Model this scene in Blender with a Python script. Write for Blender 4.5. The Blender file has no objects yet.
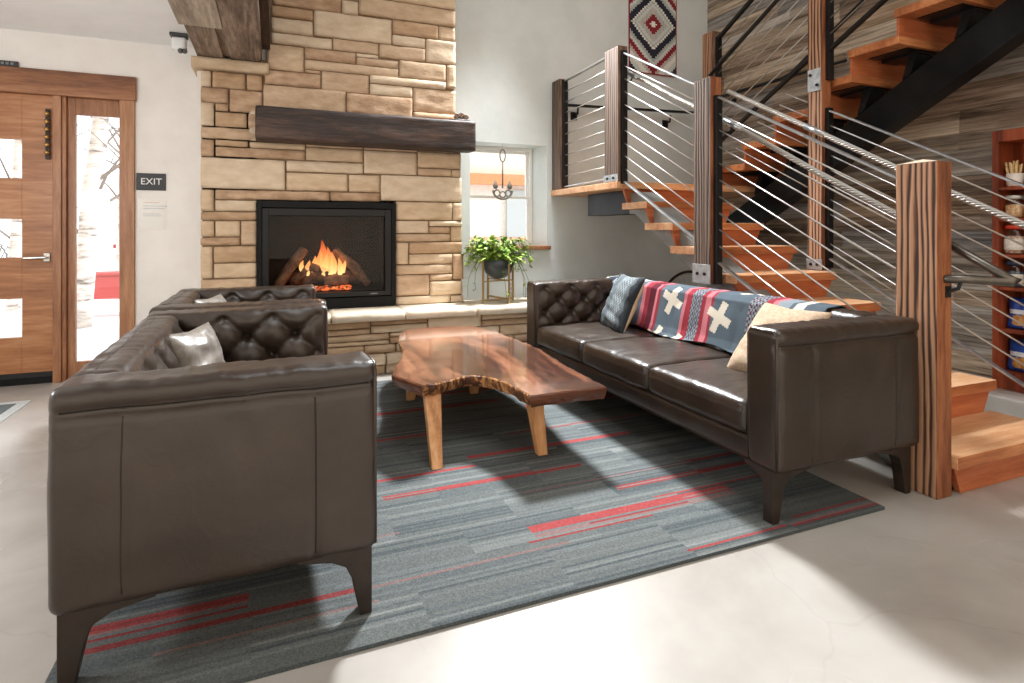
import bpy, bmesh, math, random
from math import sin, cos, pi, radians, sqrt, exp
from mathutils import Vector, Matrix, noise
random.seed(7)
SC = bpy.context.scene
COL = SC.collection
V = Vector

# ------------------------------------------------------------------ helpers
def S(r, g, b):
    f = lambda c: (c/255/12.92) if c/255 <= .04045 else ((c/255+.055)/1.055)**2.4
    return (f(r), f(g), f(b), 1)

class MB:
    """collects geometry for ONE mesh object"""
    def __init__(s): s.v = []; s.f = []; s.m = []
    def add(s, vs, fs, mi=0):
        o = len(s.v); s.v += [tuple(p) for p in vs]
        for f in fs: s.f.append(tuple(i+o for i in f)); s.m.append(mi)
        return s
    def box(s, x0, x1, y0, y1, z0, z1, mi=0):
        vs = [(x, y, z) for x in (x0, x1) for y in (y0, y1) for z in (z0, z1)]
        return s.add(vs, [(0,1,3,2),(4,6,7,5),(0,4,5,1),(2,3,7,6),(0,2,6,4),(1,5,7,3)], mi)
    def bar(s, a, b, w, h, up=(0,0,1), mi=0):
        a = V(a); b = V(b); d = (b-a).normalized(); u = V(up)
        sd = d.cross(u)
        if sd.length < 1e-5: sd = d.cross(V((1,0,0)))
        sd.normalize(); u = sd.cross(d)
        vs = []
        for p in (a, b):
            for i, j in ((-1,-1),(1,-1),(1,1),(-1,1)): vs.append(p+sd*(w/2*i)+u*(h/2*j))
        return s.add(vs, [(3,2,1,0),(4,5,6,7),(0,1,5,4),(1,2,6,5),(2,3,7,6),(3,0,4,7)], mi)
    def tube(s, pts, r, n=10, mi=0, cap=True):
        pts = [V(p) for p in pts]; k = len(pts)
        rs = r if isinstance(r, (list, tuple)) else [r]*k
        ref = None; vs = []
        for i, p in enumerate(pts):
            d = (pts[min(i+1, k-1)]-pts[max(i-1, 0)]).normalized()
            if ref is None:
                ref = d.orthogonal().normalized()
            else:
                ref = (ref-d*ref.dot(d)).normalized()
            b = d.cross(ref)
            for j in range(n):
                a = 2*pi*j/n; vs.append(p+(ref*cos(a)+b*sin(a))*rs[i])
        fs = [(i*n+j, i*n+(j+1)%n, (i+1)*n+(j+1)%n, (i+1)*n+j) for i in range(k-1) for j in range(n)]
        if cap: fs += [tuple(range(n-1, -1, -1)), tuple(range((k-1)*n, k*n))]
        return s.add(vs, fs, mi)
    def lathe(s, prof, c=(0,0,0), n=24, mi=0):
        vs = []; k = len(prof)
        for r, z in prof:
            for j in range(n):
                a = 2*pi*j/n; vs.append((c[0]+r*cos(a), c[1]+r*sin(a), c[2]+z))
        fs = [(i*n+j, i*n+(j+1)%n, (i+1)*n+(j+1)%n, (i+1)*n+j) for i in range(k-1) for j in range(n)]
        fs += [tuple(range(n-1, -1, -1)), tuple(range((k-1)*n, k*n))]
        return s.add(vs, fs, mi)
    def prism(s, poly, axis, a, b, mi=0):
        """poly of 2-D points extruded along axis (x: (y,z); y: (x,z); z: (x,y))"""
        def P(p, t): return {'x': (t, p[0], p[1]), 'y': (p[0], t, p[1]), 'z': (p[0], p[1], t)}[axis]
        n = len(poly); vs = [P(p, a) for p in poly]+[P(p, b) for p in poly]
        fs = [tuple(range(n-1, -1, -1)), tuple(range(n, 2*n))]+[(i, (i+1)%n, n+(i+1)%n, n+i) for i in range(n)]
        return s.add(vs, fs, mi)
    def rbox(s, lo, hi, r, step, disp=None, mi=0):
        """rounded box as a dense grid; disp(p, n) returns an offset vector"""
        lo = V(lo); hi = V(hi); n = [max(2, int(round((hi[i]-lo[i])/step))) for i in range(3)]
        idx = {}; vs = []; fs = []
        def coord(i, k):
            L = hi[i]-lo[i]; m = n[i]; t = k/m
            return lo[i]+L*t
        def vert(k):
            if k in idx: return idx[k]
            p = V([coord(i, k[i]) for i in range(3)])
            rr = [min(r, (hi[i]-lo[i])/2*.999) for i in range(3)]
            c = V([min(max(p[i], lo[i]+rr[i]), hi[i]-rr[i]) for i in range(3)])
            d = p-c
            nn = d.normalized() if d.length > 1e-9 else V((0,0,1))
            q = c+nn*min(rr)
            # keep flat sides on their plane
            q = V([c[i]+nn[i]*rr[i] for i in range(3)])
            if disp: q = q+V(disp(q, nn))
            idx[k] = len(vs); vs.append(q); return idx[k]
        for ax in range(3):
            u, w = (ax+1) % 3, (ax+2) % 3
            for side in (0, n[ax]):
                for i in range(n[u]):
                    for j in range(n[w]):
                        q = []
                        for di, dj in ((0,0),(1,0),(1,1),(0,1)):
                            k = [0,0,0]; k[ax] = side; k[u] = i+di; k[w] = j+dj; q.append(vert(tuple(k)))
                        fs.append(tuple(q) if side else tuple(reversed(q)))
        return s.add(vs, fs, mi)
    def grid(s, fn, nu, nv, mi=None):
        vs = [fn(i/nu, j/nv) for i in range(nu+1) for j in range(nv+1)]
        o = len(s.v); s.v += [tuple(p) for p in vs]
        for i in range(nu):
            for j in range(nv):
                a = i*(nv+1)+j
                s.f.append((o+a, o+a+nv+1, o+a+nv+2, o+a+1))
                s.m.append(mi((i+.5)/nu, (j+.5)/nv) if callable(mi) else (mi or 0))
        return s
    def build(s, name, mats, parent=None, smooth=False, bevel=0, seg=2, local=False, sub=0, solid=0):
        me = bpy.data.meshes.new(name); me.from_pydata(s.v, [], s.f)
        mats = mats if isinstance(mats, (list, tuple)) else [mats]
        for m in mats: me.materials.append(m)
        me.polygons.foreach_set('material_index', s.m)
        bm = bmesh.new(); bm.from_mesh(me); bmesh.ops.recalc_face_normals(bm, faces=bm.faces); bm.to_mesh(me); bm.free()
        if smooth:
            me.polygons.foreach_set('use_smooth', [True]*len(me.polygons))
        o = bpy.data.objects.new(name, me); COL.objects.link(o)
        if parent is not None:
            o.parent = parent
            if not local:
                root = parent; M = Matrix.Identity(4)
                chain = []
                while root is not None: chain.append(root); root = root.parent
                for q in reversed(chain):
                    M = M @ q.matrix_parent_inverse @ Matrix.LocRotScale(q.location, q.rotation_euler, q.scale) if q.parent else Matrix.LocRotScale(q.location, q.rotation_euler, q.scale)
                o.matrix_parent_inverse = M.inverted()
        if solid:
            md = o.modifiers.new('solid', 'SOLIDIFY'); md.thickness = solid; md.offset = 0
        if bevel:
            md = o.modifiers.new('bevel', 'BEVEL'); md.width = bevel; md.segments = seg; md.limit_method = 'ANGLE'
            md.angle_limit = radians(40); md.harden_normals = False
        if sub:
            md = o.modifiers.new('sub', 'SUBSURF'); md.levels = sub; md.render_levels = sub
        return o

def thing(name, label, cat, loc=(0,0,0), rz=0, group=None):
    o = bpy.data.objects.new(name, None); COL.objects.link(o)
    o.location = loc; o.rotation_euler = (0,0,rz); o.empty_display_size = .1
    return tag(o, label, cat, group)
def tag(o, label, cat, group=None):
    o['label'] = label; o['category'] = cat
    if group: o['group'] = group
    return o
def struct(o, label=None):
    o['kind'] = 'structure'
    if label: o['label'] = label
    return o

# ------------------------------------------------------------------ materials
def base_mat(name):
    m = bpy.data.materials.new(name); m.use_nodes = True
    nt = m.node_tree; b = nt.nodes['Principled BSDF']
    return m, nt, b
def N(nt, t, **kw):
    n = nt.nodes.new(t)
    for k, v in kw.items():
        if k in n.inputs: n.inputs[k].default_value = v
        else: setattr(n, k, v)
    return n
def coords(nt, scale=(1,1,1), rot=(0,0,0), kind='Object'):
    tc = N(nt, 'ShaderNodeTexCoord'); mp = N(nt, 'ShaderNodeMapping')
    mp.inputs['Scale'].default_value = scale; mp.inputs['Rotation'].default_value = rot
    nt.links.new(tc.outputs[kind], mp.inputs['Vector']); return mp.outputs['Vector']
def ramp(nt, fac, stops):
    r = N(nt, 'ShaderNodeValToRGB'); e = r.color_ramp.elements
    e[0].position, e[0].color = stops[0]; e[1].position, e[1].color = stops[-1]
    for p, c in stops[1:-1]:
        q = e.new(p); q.color = c
    nt.links.new(fac, r.inputs['Fac']); return r.outputs['Color']
def bump(nt, b, fac, strength=.3, dist=.01):
    n = N(nt, 'ShaderNodeBump', Strength=strength, Distance=dist)
    nt.links.new(fac, n.inputs['Height']); nt.links.new(n.outputs['Normal'], b.inputs['Normal'])
def plain(name, c, rough=.5, metal=0, spec=.5, emit=None, es=0):
    m, nt, b = base_mat(name)
    b.inputs['Base Color'].default_value = c; b.inputs['Roughness'].default_value = rough
    b.inputs['Metallic'].default_value = metal; b.inputs['Specular IOR Level'].default_value = spec
    if emit: b.inputs['Emission Color'].default_value = emit; b.inputs['Emission Strength'].default_value = es
    return m
def noisy(name, c1, c2, scale=8, rough=.6, metal=0, bs=.2, bd=.005, detail=6, stretch=(1,1,1), spec=.5, lo=.35, hi=.65, bscale=None):
    m, nt, b = base_mat(name)
    vec = coords(nt, stretch)
    n = N(nt, 'ShaderNodeTexNoise', Scale=scale, Detail=detail, Roughness=.6); nt.links.new(vec, n.inputs['Vector'])
    c = ramp(nt, n.outputs['Fac'], [(lo, c1), (hi, c2)]); nt.links.new(c, b.inputs['Base Color'])
    b.inputs['Roughness'].default_value = rough; b.inputs['Metallic'].default_value = metal
    b.inputs['Specular IOR Level'].default_value = spec
    if bs:
        n2 = n
        if bscale:
            n2 = N(nt, 'ShaderNodeTexNoise', Scale=bscale, Detail=detail, Roughness=.6); nt.links.new(vec, n2.inputs['Vector'])
        bump(nt, b, n2.outputs['Fac'], bs, bd)
    return m
def wood(name, dark, mid, light, axis='x', scale=1.0, rough=.5, ring=9, bs=.25, contrast=1.0, st=.1):
    """long grain along axis: rings bent by stretched noise, plus fine streaks"""
    m, nt, b = base_mat(name)
    k = {'x': (st,1,1), 'y': (1,st,1), 'z': (1,1,st)}[axis]
    vec = coords(nt, tuple(q*scale for q in k))
    n1 = N(nt, 'ShaderNodeTexNoise', Scale=2.4, Detail=2, Roughness=.5, Distortion=.3); nt.links.new(vec, n1.inputs['Vector'])
    mu2 = N(nt, 'ShaderNodeMath', operation='MULTIPLY'); mu2.inputs[1].default_value = 6.283*ring; nt.links.new(n1.outputs['Fac'], mu2.inputs[0])
    sn = N(nt, 'ShaderNodeMath', operation='SINE'); nt.links.new(mu2.outputs[0], sn.inputs[0])
    n2 = N(nt, 'ShaderNodeTexNoise', Scale=26, Detail=6, Roughness=.75); nt.links.new(vec, n2.inputs['Vector'])
    n3 = N(nt, 'ShaderNodeTexNoise', Scale=3.5, Detail=3); nt.links.new(vec, n3.inputs['Vector'])
    a = N(nt, 'ShaderNodeMath', operation='MULTIPLY_ADD'); a.inputs[1].default_value = .12*contrast
    nt.links.new(sn.outputs[0], a.inputs[0]); nt.links.new(n2.outputs['Fac'], a.inputs[2])
    a2 = N(nt, 'ShaderNodeMath', operation='MULTIPLY_ADD'); a2.inputs[1].default_value = .55; nt.links.new(n3.outputs['Fac'], a2.inputs[0]); nt.links.new(a.outputs[0], a2.inputs[2])
    c = ramp(nt, a2.outputs[0], [(.52, dark), (.76, mid), (1.0, light)]); nt.links.new(c, b.inputs['Base Color'])
    b.inputs['Roughness'].default_value = rough
    if bs: bump(nt, b, a2.outputs[0], bs, .004)
    return m
def leather(name, c1, c2, rough=.36):
    m, nt, b = base_mat(name)
    vec = coords(nt)
    n = N(nt, 'ShaderNodeTexNoise', Scale=5, Detail=5, Roughness=.55); nt.links.new(vec, n.inputs['Vector'])
    c = ramp(nt, n.outputs['Fac'], [(.35, c1), (.7, c2)]); nt.links.new(c, b.inputs['Base Color'])
    r = N(nt, 'ShaderNodeMapRange'); r.inputs['To Min'].default_value = rough-.06; r.inputs['To Max'].default_value = rough+.12
    nt.links.new(n.outputs['Fac'], r.inputs['Value']); nt.links.new(r.outputs['Result'], b.inputs['Roughness'])
    vo = N(nt, 'ShaderNodeTexVoronoi', Scale=260); nt.links.new(vec, vo.inputs['Vector'])
    n3 = N(nt, 'ShaderNodeTexNoise', Scale=16, Detail=3, Distortion=1.2); nt.links.new(vec, n3.inputs['Vector'])
    ad = N(nt, 'ShaderNodeMath', operation='MULTIPLY_ADD'); ad.inputs[1].default_value = .08
    nt.links.new(vo.outputs['Distance'], ad.inputs[0]); nt.links.new(n3.outputs['Fac'], ad.inputs[2])
    bump(nt, b, ad.outputs[0], .26, .007)
    b.inputs['Specular IOR Level'].default_value = .6
    return m
def glassy(name, tint=(1,1,1,1), refl=.06, rough=.0):
    m = bpy.data.materials.new(name); m.use_nodes = True; nt = m.node_tree
    for n in list(nt.nodes): nt.nodes.remove(n)
    out = N(nt, 'ShaderNodeOutputMaterial'); mx = N(nt, 'ShaderNodeMixShader'); mx.inputs[0].default_value = refl
    t = N(nt, 'ShaderNodeBsdfTransparent', Color=tint); g = N(nt, 'ShaderNodeBsdfGlossy', Roughness=rough)
    nt.links.new(t.outputs[0], mx.inputs[1]); nt.links.new(g.outputs[0], mx.inputs[2]); nt.links.new(mx.outputs[0], out.inputs['Surface'])
    return m

M = {}
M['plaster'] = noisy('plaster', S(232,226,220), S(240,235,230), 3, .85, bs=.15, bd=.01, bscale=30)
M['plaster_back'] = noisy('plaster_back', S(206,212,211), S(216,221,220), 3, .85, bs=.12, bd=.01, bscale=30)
M['ceiling'] = noisy('ceiling_paint', S(242,241,239), S(247,246,245), 4, .9, bs=.1, bd=.01, bscale=20)
M['thread'] = plain('dark_seam', S(30,23,18), .6)
M['leather'] = leather('brown_leather', S(42,32,25), S(56,43,34), .31)
M['leather_dark'] = leather('dark_brown_leather', S(40,30,22), S(53,40,30), .29)
M['leg_metal'] = noisy('bronze_leg', S(42,34,29), S(56,45,38), 14, .42, .3, bs=.05)
M['pewter'] = plain('dull_pewter', S(120,114,106), .6, .3)
M['steel'] = noisy('brushed_steel', S(170,174,176), S(196,199,200), 20, .32, .85, bs=.03, stretch=(1,1,1))
M['cable'] = plain('stainless_cable', S(180,176,170), .42, .7)
M['galv'] = noisy('galvanised_steel', S(160,166,170), S(196,200,202), 25, .45, .6, bs=.05)
M['iron'] = noisy('dark_iron', S(26,26,27), S(40,40,41), 10, .42, .5, bs=.05)
M['stringer'] = noisy('blackened_steel', S(24,25,27), S(44,47,50), 3, .34, .7, bs=.04)
M['stringer_grey'] = noisy('grey_steel', S(126,128,126), S(150,151,149), 6, .5, .3, bs=.04)  # lighter grey than the upper stringer
M['bronze_pipe'] = noisy('dark_bronze_pipe', S(92,86,80), S(112,106,98), 12, .3, .8, bs=.02)
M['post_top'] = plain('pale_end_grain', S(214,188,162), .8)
M['tread'] = wood('lit_tread_fir', S(184,124,82), S(214,160,116), S(232,190,150), 'x', 1.2, .45, 6, .1, .5)  # pale tone has the light on the treads painted in
M['tread_edge'] = wood('shaded_tread_fir', S(136,78,42), S(178,108,64), S(206,140,92), 'x', 1.4, .5, 6, .1, .6)  # same wood darkened in colour for edges and undersides in less light
M['riser'] = wood('riser_fir', S(150,76,42), S(178,98,58), S(196,120,78), 'x', 1.5, .55, 4, .1, .5)
M['post'] = wood('fir_post', S(70,36,18), S(128,72,40), S(164,102,62), 'z', 2.0, .6, 7, .4, .7)
def side_grain(name, a=S(56,36,26), b2=S(128,88,62), c2=S(178,134,104)):
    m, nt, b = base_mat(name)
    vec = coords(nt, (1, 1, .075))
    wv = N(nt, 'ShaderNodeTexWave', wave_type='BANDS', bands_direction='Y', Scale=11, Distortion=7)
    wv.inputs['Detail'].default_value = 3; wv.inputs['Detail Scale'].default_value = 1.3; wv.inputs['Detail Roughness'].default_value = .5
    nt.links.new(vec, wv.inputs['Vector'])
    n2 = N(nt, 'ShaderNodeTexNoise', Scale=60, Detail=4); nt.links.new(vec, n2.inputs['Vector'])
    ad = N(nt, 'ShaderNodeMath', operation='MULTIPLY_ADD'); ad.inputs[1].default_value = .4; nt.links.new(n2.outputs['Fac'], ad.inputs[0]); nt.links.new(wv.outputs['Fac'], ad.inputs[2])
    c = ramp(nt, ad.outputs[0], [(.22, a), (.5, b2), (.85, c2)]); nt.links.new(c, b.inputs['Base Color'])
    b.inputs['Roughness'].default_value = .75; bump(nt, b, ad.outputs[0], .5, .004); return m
M['post_side'] = side_grain('lit_post_side')  # pale left face: sunlight put into the wood colour
M['post_side_grey'] = side_grain('lit_post_side_grey', S(44,34,28), S(86,68,56), S(118,98,84))  # darker copy of that painted lit face, for posts farther back
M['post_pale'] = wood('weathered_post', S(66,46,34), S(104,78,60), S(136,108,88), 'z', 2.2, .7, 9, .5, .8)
M['doorwood'] = wood('walnut_door', S(132,80,46), S(170,112,70), S(196,144,102), 'x', 1.0, .42, 4, .05, .35)
M['casing'] = wood('walnut_casing', S(112,68,40), S(154,102,66), S(182,132,94), 'z', 1.0, .45, 4, .06, .4)
M['header'] = wood('walnut_header', S(104,60,34), S(148,96,60), S(176,126,86), 'x', 1.0, .45, 5, .06, .6)
M['mantel'] = wood('charred_mantel', S(24,17,14), S(54,38,31), S(92,68,54), 'x', 2.4, .6, 8, .9, .5)
M['beam_a'] = wood('barn_beam', S(78,64,52), S(126,106,90), S(166,146,126), 'y', 2.0, .85, 7, .8, .6)
M['beam_b'] = wood('barn_beam_pale', S(130,116,100), S(166,150,132), S(196,182,164), 'y', 2.0, .85, 7, .7, .5)
M['beam_dark'] = wood('dark_fascia', S(34,22,16), S(64,42,30), S(84,58,42), 'y', 2.0, .7, 8, .5)
BARN = []
for i, (a, b, c) in enumerate([((92,82,72),(138,126,112),(172,162,148)), ((84,70,58),(122,104,88),(158,140,122)), ((112,106,98),(156,150,140),(188,182,172)),
                               ((104,84,66),(146,124,100),(178,156,130)), ((96,92,90),(130,126,122),(166,162,156)), ((126,112,96),(170,154,134),(202,188,168))]):
    BARN.append(wood('barnwood_%s' % 'abcdef'[i], S(*[max(0, q-22) for q in a]), S(*[min(255, q+10) for q in b]), S(*[min(255, q+28) for q in c]), 'y', 2.4, .85, 5, .9, .7, .04))
STONE = []
for i, (a, b) in enumerate([((184,153,124),(206,178,149)), ((198,170,138),(216,192,162)), ((172,140,108),(198,166,133)), ((206,182,154),(222,202,176)),
                            ((190,160,130),(210,184,154)), ((166,132,102),(202,171,141))]):
    STONE.append(noisy('sandstone_%s' % 'abcdef'[i], S(*a), S(*b), 7, .85, bs=.5, bd=.012, stretch=(1,1,2.2), bscale=26))
M['mortar'] = noisy('mortar', S(120,98,76), S(142,118,92), 30, .95, bs=.3)
M['slab'] = noisy('hearth_sandstone', S(214,198,174), S(230,216,196), 6, .75, bs=.4, bd=.01, bscale=24)
M['black'] = plain('matte_black_metal', S(12,12,13), .6, 0, .25)
M['black_gloss'] = plain('satin_black_metal', S(18,18,20), .4, 0, .35)
M['white'] = plain('white_trim_paint', S(238,238,236), .5)
M['glass'] = glassy('window_glass', refl=.05)
M['fireglass'] = glassy('fire_glass', (.9,.88,.86,1), .012)
M['chrome'] = plain('satin_nickel', S(190,186,180), .25, .9)
M['brass'] = plain('aged_brass', S(186,150,96), .35, .9)
M['gold'] = plain('brushed_gold', S(184,158,112), .4, .7)
M['paper'] = plain('paper_white', S(236,236,234), .7)
M['sleeve'] = glassy('clear_sleeve', refl=.18, rough=.12)
M['ink'] = plain('faint_ink', S(150,160,178), .8)
M['ink_red'] = plain('faint_red_ink', S(206,160,156), .8)
M['sign'] = plain('charcoal_sign', S(44,46,48), .5)
M['sign_text'] = plain('sign_lettering', S(240,240,238), .6)
M['rubber'] = noisy('black_rubber', S(22,22,22), S(32,32,32), 30, .7)
M['pot'] = plain('charcoal_pot', S(48,56,58), .4)
M['soil'] = noisy('soil', S(38,28,20), S(58,44,32), 40, .95)
LEAF = [plain('leaf_%s' % q, S(*c), .45) for q, c in (('a',(124,160,52)), ('b',(154,186,72)), ('c',(92,132,46)), ('d',(186,206,110)))]
M['snow'] = plain('snow', S(244,246,250), .9)
M['redpaint'] = plain('red_painted_board', S(176,60,62), .7)

def concrete():
    m, nt, b = base_mat('polished_concrete')
    vec = coords(nt)
    n = N(nt, 'ShaderNodeTexNoise', Scale=1.5, Detail=5, Roughness=.55, Distortion=.2); nt.links.new(vec, n.inputs['Vector'])
    c = ramp(nt, n.outputs['Fac'], [(.3, S(156,149,142)), (.5, S(175,169,162)), (.7, S(189,184,178))])
    n2 = N(nt, 'ShaderNodeTexNoise', Scale=60, Detail=3); nt.links.new(vec, n2.inputs['Vector'])
    # fine hairline cracks
    vo = N(nt, 'ShaderNodeTexVoronoi', feature='DISTANCE_TO_EDGE', Scale=.75)
    n4 = N(nt, 'ShaderNodeTexNoise', Scale=3, Detail=4); nt.links.new(vec, n4.inputs['Vector'])
    mixv = N(nt, 'ShaderNodeMix', data_type='VECTOR'); mixv.inputs[0].default_value = .16
    nt.links.new(vec, mixv.inputs[4]); nt.links.new(n4.outputs['Color'], mixv.inputs[5]); nt.links.new(mixv.outputs[1], vo.inputs['Vector'])
    cr = ramp(nt, vo.outputs['Distance'], [(.0, (.72,.7,.68,1)), (.003, (1,1,1,1))])
    mm = N(nt, 'ShaderNodeMix', data_type='RGBA', blend_type='MULTIPLY'); mm.inputs[0].default_value = .22
    nt.links.new(c, mm.inputs[6]); nt.links.new(cr, mm.inputs[7]); nt.links.new(mm.outputs[2], b.inputs['Base Color'])
    r = N(nt, 'ShaderNodeMapRange'); r.inputs['To Min'].default_value = .14; r.inputs['To Max'].default_value = .4
    n5 = N(nt, 'ShaderNodeTexNoise', Scale=.9, Detail=2, Roughness=.5); nt.links.new(vec, n5.inputs['Vector'])
    nt.links.new(n5.outputs['Fac'], r.inputs['Value']); nt.links.new(r.outputs['Result'], b.inputs['Roughness'])
    bump(nt, b, n2.outputs['Fac'], .03, .002)
    return m
M['concrete'] = concrete()

# ------------------------------------------------------------------ room shell
struct(MB().box(-3.2, 5.0, -3.0, 5.6, -.12, 0).build('floor', M['concrete']))
YD, YB, XB = 5.36, 5.28, 4.6     # door wall, back wall, barnwood wall
w = MB()
w.box(-3.2, -2.62, YD, YD+.2, 0, 5.2)
w.box(-2.62, -1.03, YD, YD+.2, 2.33, 5.2)
w.box(-1.03, -.46, YD, YD+.2, 0, 5.2)
w.box(-.54, -.12, 5.06, YD+.2, 0, 5.2); w.box(-.12, .2, 5.06, YD+.2, 1.42, 5.2); w.box(-.12, .2, 5.46, YD+.2, 0, 1.42)
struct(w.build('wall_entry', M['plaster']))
# back wall with the deep splayed window opening
WX0, WX1, WZ0, WZ1 = 1.742, 2.559, .985, 2.0
w = MB()
w.box(1.0, WX0, YB, YB+.34, 0, 5.2); w.box(.2, 1.0, YB, YB+.34, 1.42, 5.2); w.box(.2, 1.0, 5.46, YB+.34, 0, 1.42)
w.prism([(WX1, YB), (4.8, YB), (4.8, YB+.34), (WX1-.065, YB+.34)], 'z', 0, 5.2)
w.box(WX0, WX1, YB, YB+.34, 0, WZ0); w.box(WX0, WX1, YB, YB+.34, WZ1, 5.2)
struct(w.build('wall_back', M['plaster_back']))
struct(MB().box(-3.3, -3.2, -3.0, 5.6, 0, 5.2).build('wall_left', M['plaster']))
struct(MB().box(-3.2, -.54, -1.2, YD, 2.63, 2.75).build('ceiling', M['ceiling']))
struct(MB().box(-3.3, 5.0, -3.0, 5.6, 5.2, 5.3).build('ceiling_upper', M['ceiling']))
# barnwood wall: boards along y in random lengths
w = MB(); rnd = random.Random(3)
z = 0.0
while z < 5.2:
    h = rnd.choice((.115, .14, .14, .165, .19)); y = -3.0-rnd.random()
    while y < YB:
        L = rnd.uniform(.8, 2.2); t = rnd.uniform(.0, .012)
        y0 = max(y, -3.0); y1 = min(y+L, YB)
        if y1-y0 > .02: w.box(XB-t, XB+.05, y0+.001, y1-.001, z+.0015, min(z+h, 5.2)-.0015, rnd.randrange(6))
        y += L
    z += h
w.box(XB+.03, XB+.2, -3.0, YB, 0, 5.2, 1)
struct(w.build('wall_right', BARN))
# low concrete plinth under the bookcase
struct(MB().box(4.1, XB-.014, .7, 2.75, 0, .13).build('trim_1', M['concrete'], bevel=.006))

# ------------------------------------------------------------------ entry door and sidelight
d = MB()
DX0, DX1, DZ1 = -2.56, -1.53, 2.1625
LT = [(1.535,1.824), (.945,1.232), (.35,.639)]; LX0, LX1 = -2.12, -1.727
yb, yf = YD+.02, YD+.065
zs = [.055]+[q for a in sorted(LT) for q in a]+[DZ1]
d.box(DX0, LX0, yb, yf, .055, DZ1); d.box(LX1, DX1, yb, yf, .055, DZ1)
for i in range(0, len(zs), 2): d.box(LX0, LX1, yb, yf, zs[i], zs[i+1])
door = struct(d.build('door_1', M['doorwood'], bevel=.002), 'walnut entry door with three stacked square lights')
for a, b in LT:
    MB().box(LX0, LX1, YD+.038, YD+.046, a, b).build('pane', M['glass'], door)
h = MB(); hz = .945
h.box(-1.592, -1.552, YD-.0, YD+.022, hz-.032, hz+.032); h.tube([(-1.572, YD+.01, hz), (-1.572, YD-.045, hz)], .011)
h.tube([(-1.567, YD-.045, hz), (-1.70, YD-.05, hz-.004)], .0105)
h.build('door_handle', M['chrome'], door, bevel=.003)
MB().box(DX0, DX1, YD-.0, YD+.07, 0, .05).build('threshold', M['black'], door)
s = MB().box(DX0, DX1, YD+.005, YD+.02, .05, .085).build('door_sweep', M['rubber'], door)
# frame: casings, mullion jamb, header
f = MB()
f.box(-1.105, -1.005, YD-.025, YD+.1, 0, 2.163)
struct(f.build('trim_2', M['casing'], bevel=.003), 'walnut casing right of the sidelight')
f = MB(); f.box(-1.53, -1.478, YD-.02, YD+.1, 0, 2.163); f.box(-1.478, -1.452, YD+.0, YD+.1, 0, 2.163)
struct(f.build('trim_3', M['casing'], bevel=.003), 'walnut jamb between the door and the sidelight')
f = MB(); f.box(-2.66, -2.56, YD-.025, YD+.1, 0, 2.163)
struct(f.build('trim_4', M['casing'], bevel=.003))
f = MB(); f.box(-2.68, -.995, YD-.035, YD+.1, 2.163, 2.348)
struct(f.build('trim_5', M['header'], bevel=.003), 'walnut header board above the entry door')
sl = MB()
for x0, x1, z0, z1 in ((-1.452,-1.402,.0,2.163), (-1.118,-1.105,.0,2.163), (-1.402,-1.118,.0,.136), (-1.402,-1.118,2.036,2.163)):
    sl.box(x0, x1, YD+.035, YD+.075, z0, z1)
side = struct(sl.build('window_1', M['casing'], bevel=.002), 'tall narrow walnut sidelight beside the entry door')
MB().box(-1.402, -1.118, YD+.05, YD+.058, .136, 2.036).build('pane', M['glass'], side)
# plaque on the header
p = thing('door_plaque', 'small dark lettered plaque standing on the header above the entry door', 'sign', (-1.8, YD-.02, 2.348))
MB().box(-2.02, -1.735, YD-.035, YD-.015, 2.349, 2.388).build('plate', M['sign'], p, bevel=.002)
q = MB()
for i in range(9): q.box(-2.0+i*.028, -2.0+i*.028+.017, YD-.0375, YD-.035, 2.36, 2.378)
q.build('lettering', plain('grey_lettering', S(120,122,124), .6), p)
# sleigh bells on a strap
p = thing('sleigh_bell_strap', 'dark leather strap of brass bells hanging on the entry door', 'door bells', (-1.565, YD+.01, 1.9))
MB().box(-1.579, -1.551, YD-.004, YD+.002, 1.68, 2.06).build('strap', plain('black_leather_strap', S(34,28,26), .6), p)
for i in range(6):
    zz = 1.73+i*.058
    bb = MB(); bb.lathe([(.002,-.018),(.012,-.014),(.0175,-.004),(.0175,.004),(.012,.014),(.002,.018)], (-1.565, YD-.02, zz), 12)
    bb.build('bell', M['brass'], p, True)
# EXIT sign
p = thing('exit_sign', 'small charcoal EXIT sign on the plaster beside the sidelight', 'sign', (-.893, YD-.006, 1.53))
MB().box(-.995, -.793, YD-.012, YD, 1.465, 1.60).build('plate', M['sign'], p, bevel=.004)
cu = bpy.data.curves.new('exit', 'FONT'); cu.body = 'EXIT'; cu.size = .072; cu.align_x = 'CENTER'; cu.align_y = 'CENTER'; cu.extrude = .001
to = bpy.data.objects.new('t', cu); COL.objects.link(to); bpy.context.view_layer.update()
me = bpy.data.meshes.new_from_object(to.evaluated_get(bpy.context.evaluated_depsgraph_get()))
bpy.data.objects.remove(to)
me.materials.clear(); me.materials.append(M['sign_text'])
lo = bpy.data.objects.new('lettering', me); COL.objects.link(lo); lo.parent = p
lo.location = (0, -.0075, .0025); lo.rotation_euler = (radians(90), 0, 0)
# notice in a clear sleeve
p = thing('posted_notice', 'white notice in a clear plastic sleeve taped below the exit sign', 'notice', (-.89, YD-.004, 1.27))
MB().box(-.965, -.81, YD-.004, YD-.001, 1.165, 1.375).build('sheet', M['paper'], p)
q = MB()
rr = random.Random(5)
for zz, n in ((1.365,3),(1.338,5),(1.318,5),(1.275,4),(1.26,5)):
    x = -.95+.02*rr.random()
    for i in range(n):
        l = rr.uniform(.012, .03); x += l+.007
    MB().box(-.95, x, YD-.0048, YD-.004, zz, zz+.005).build('print', M['ink_red'] if zz > 1.36 else M['ink'], p)
MB().box(-.985, -.79, YD-.0075, YD-.0065, 1.15, 1.40).build('sleeve', M['sleeve'], p)
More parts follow.
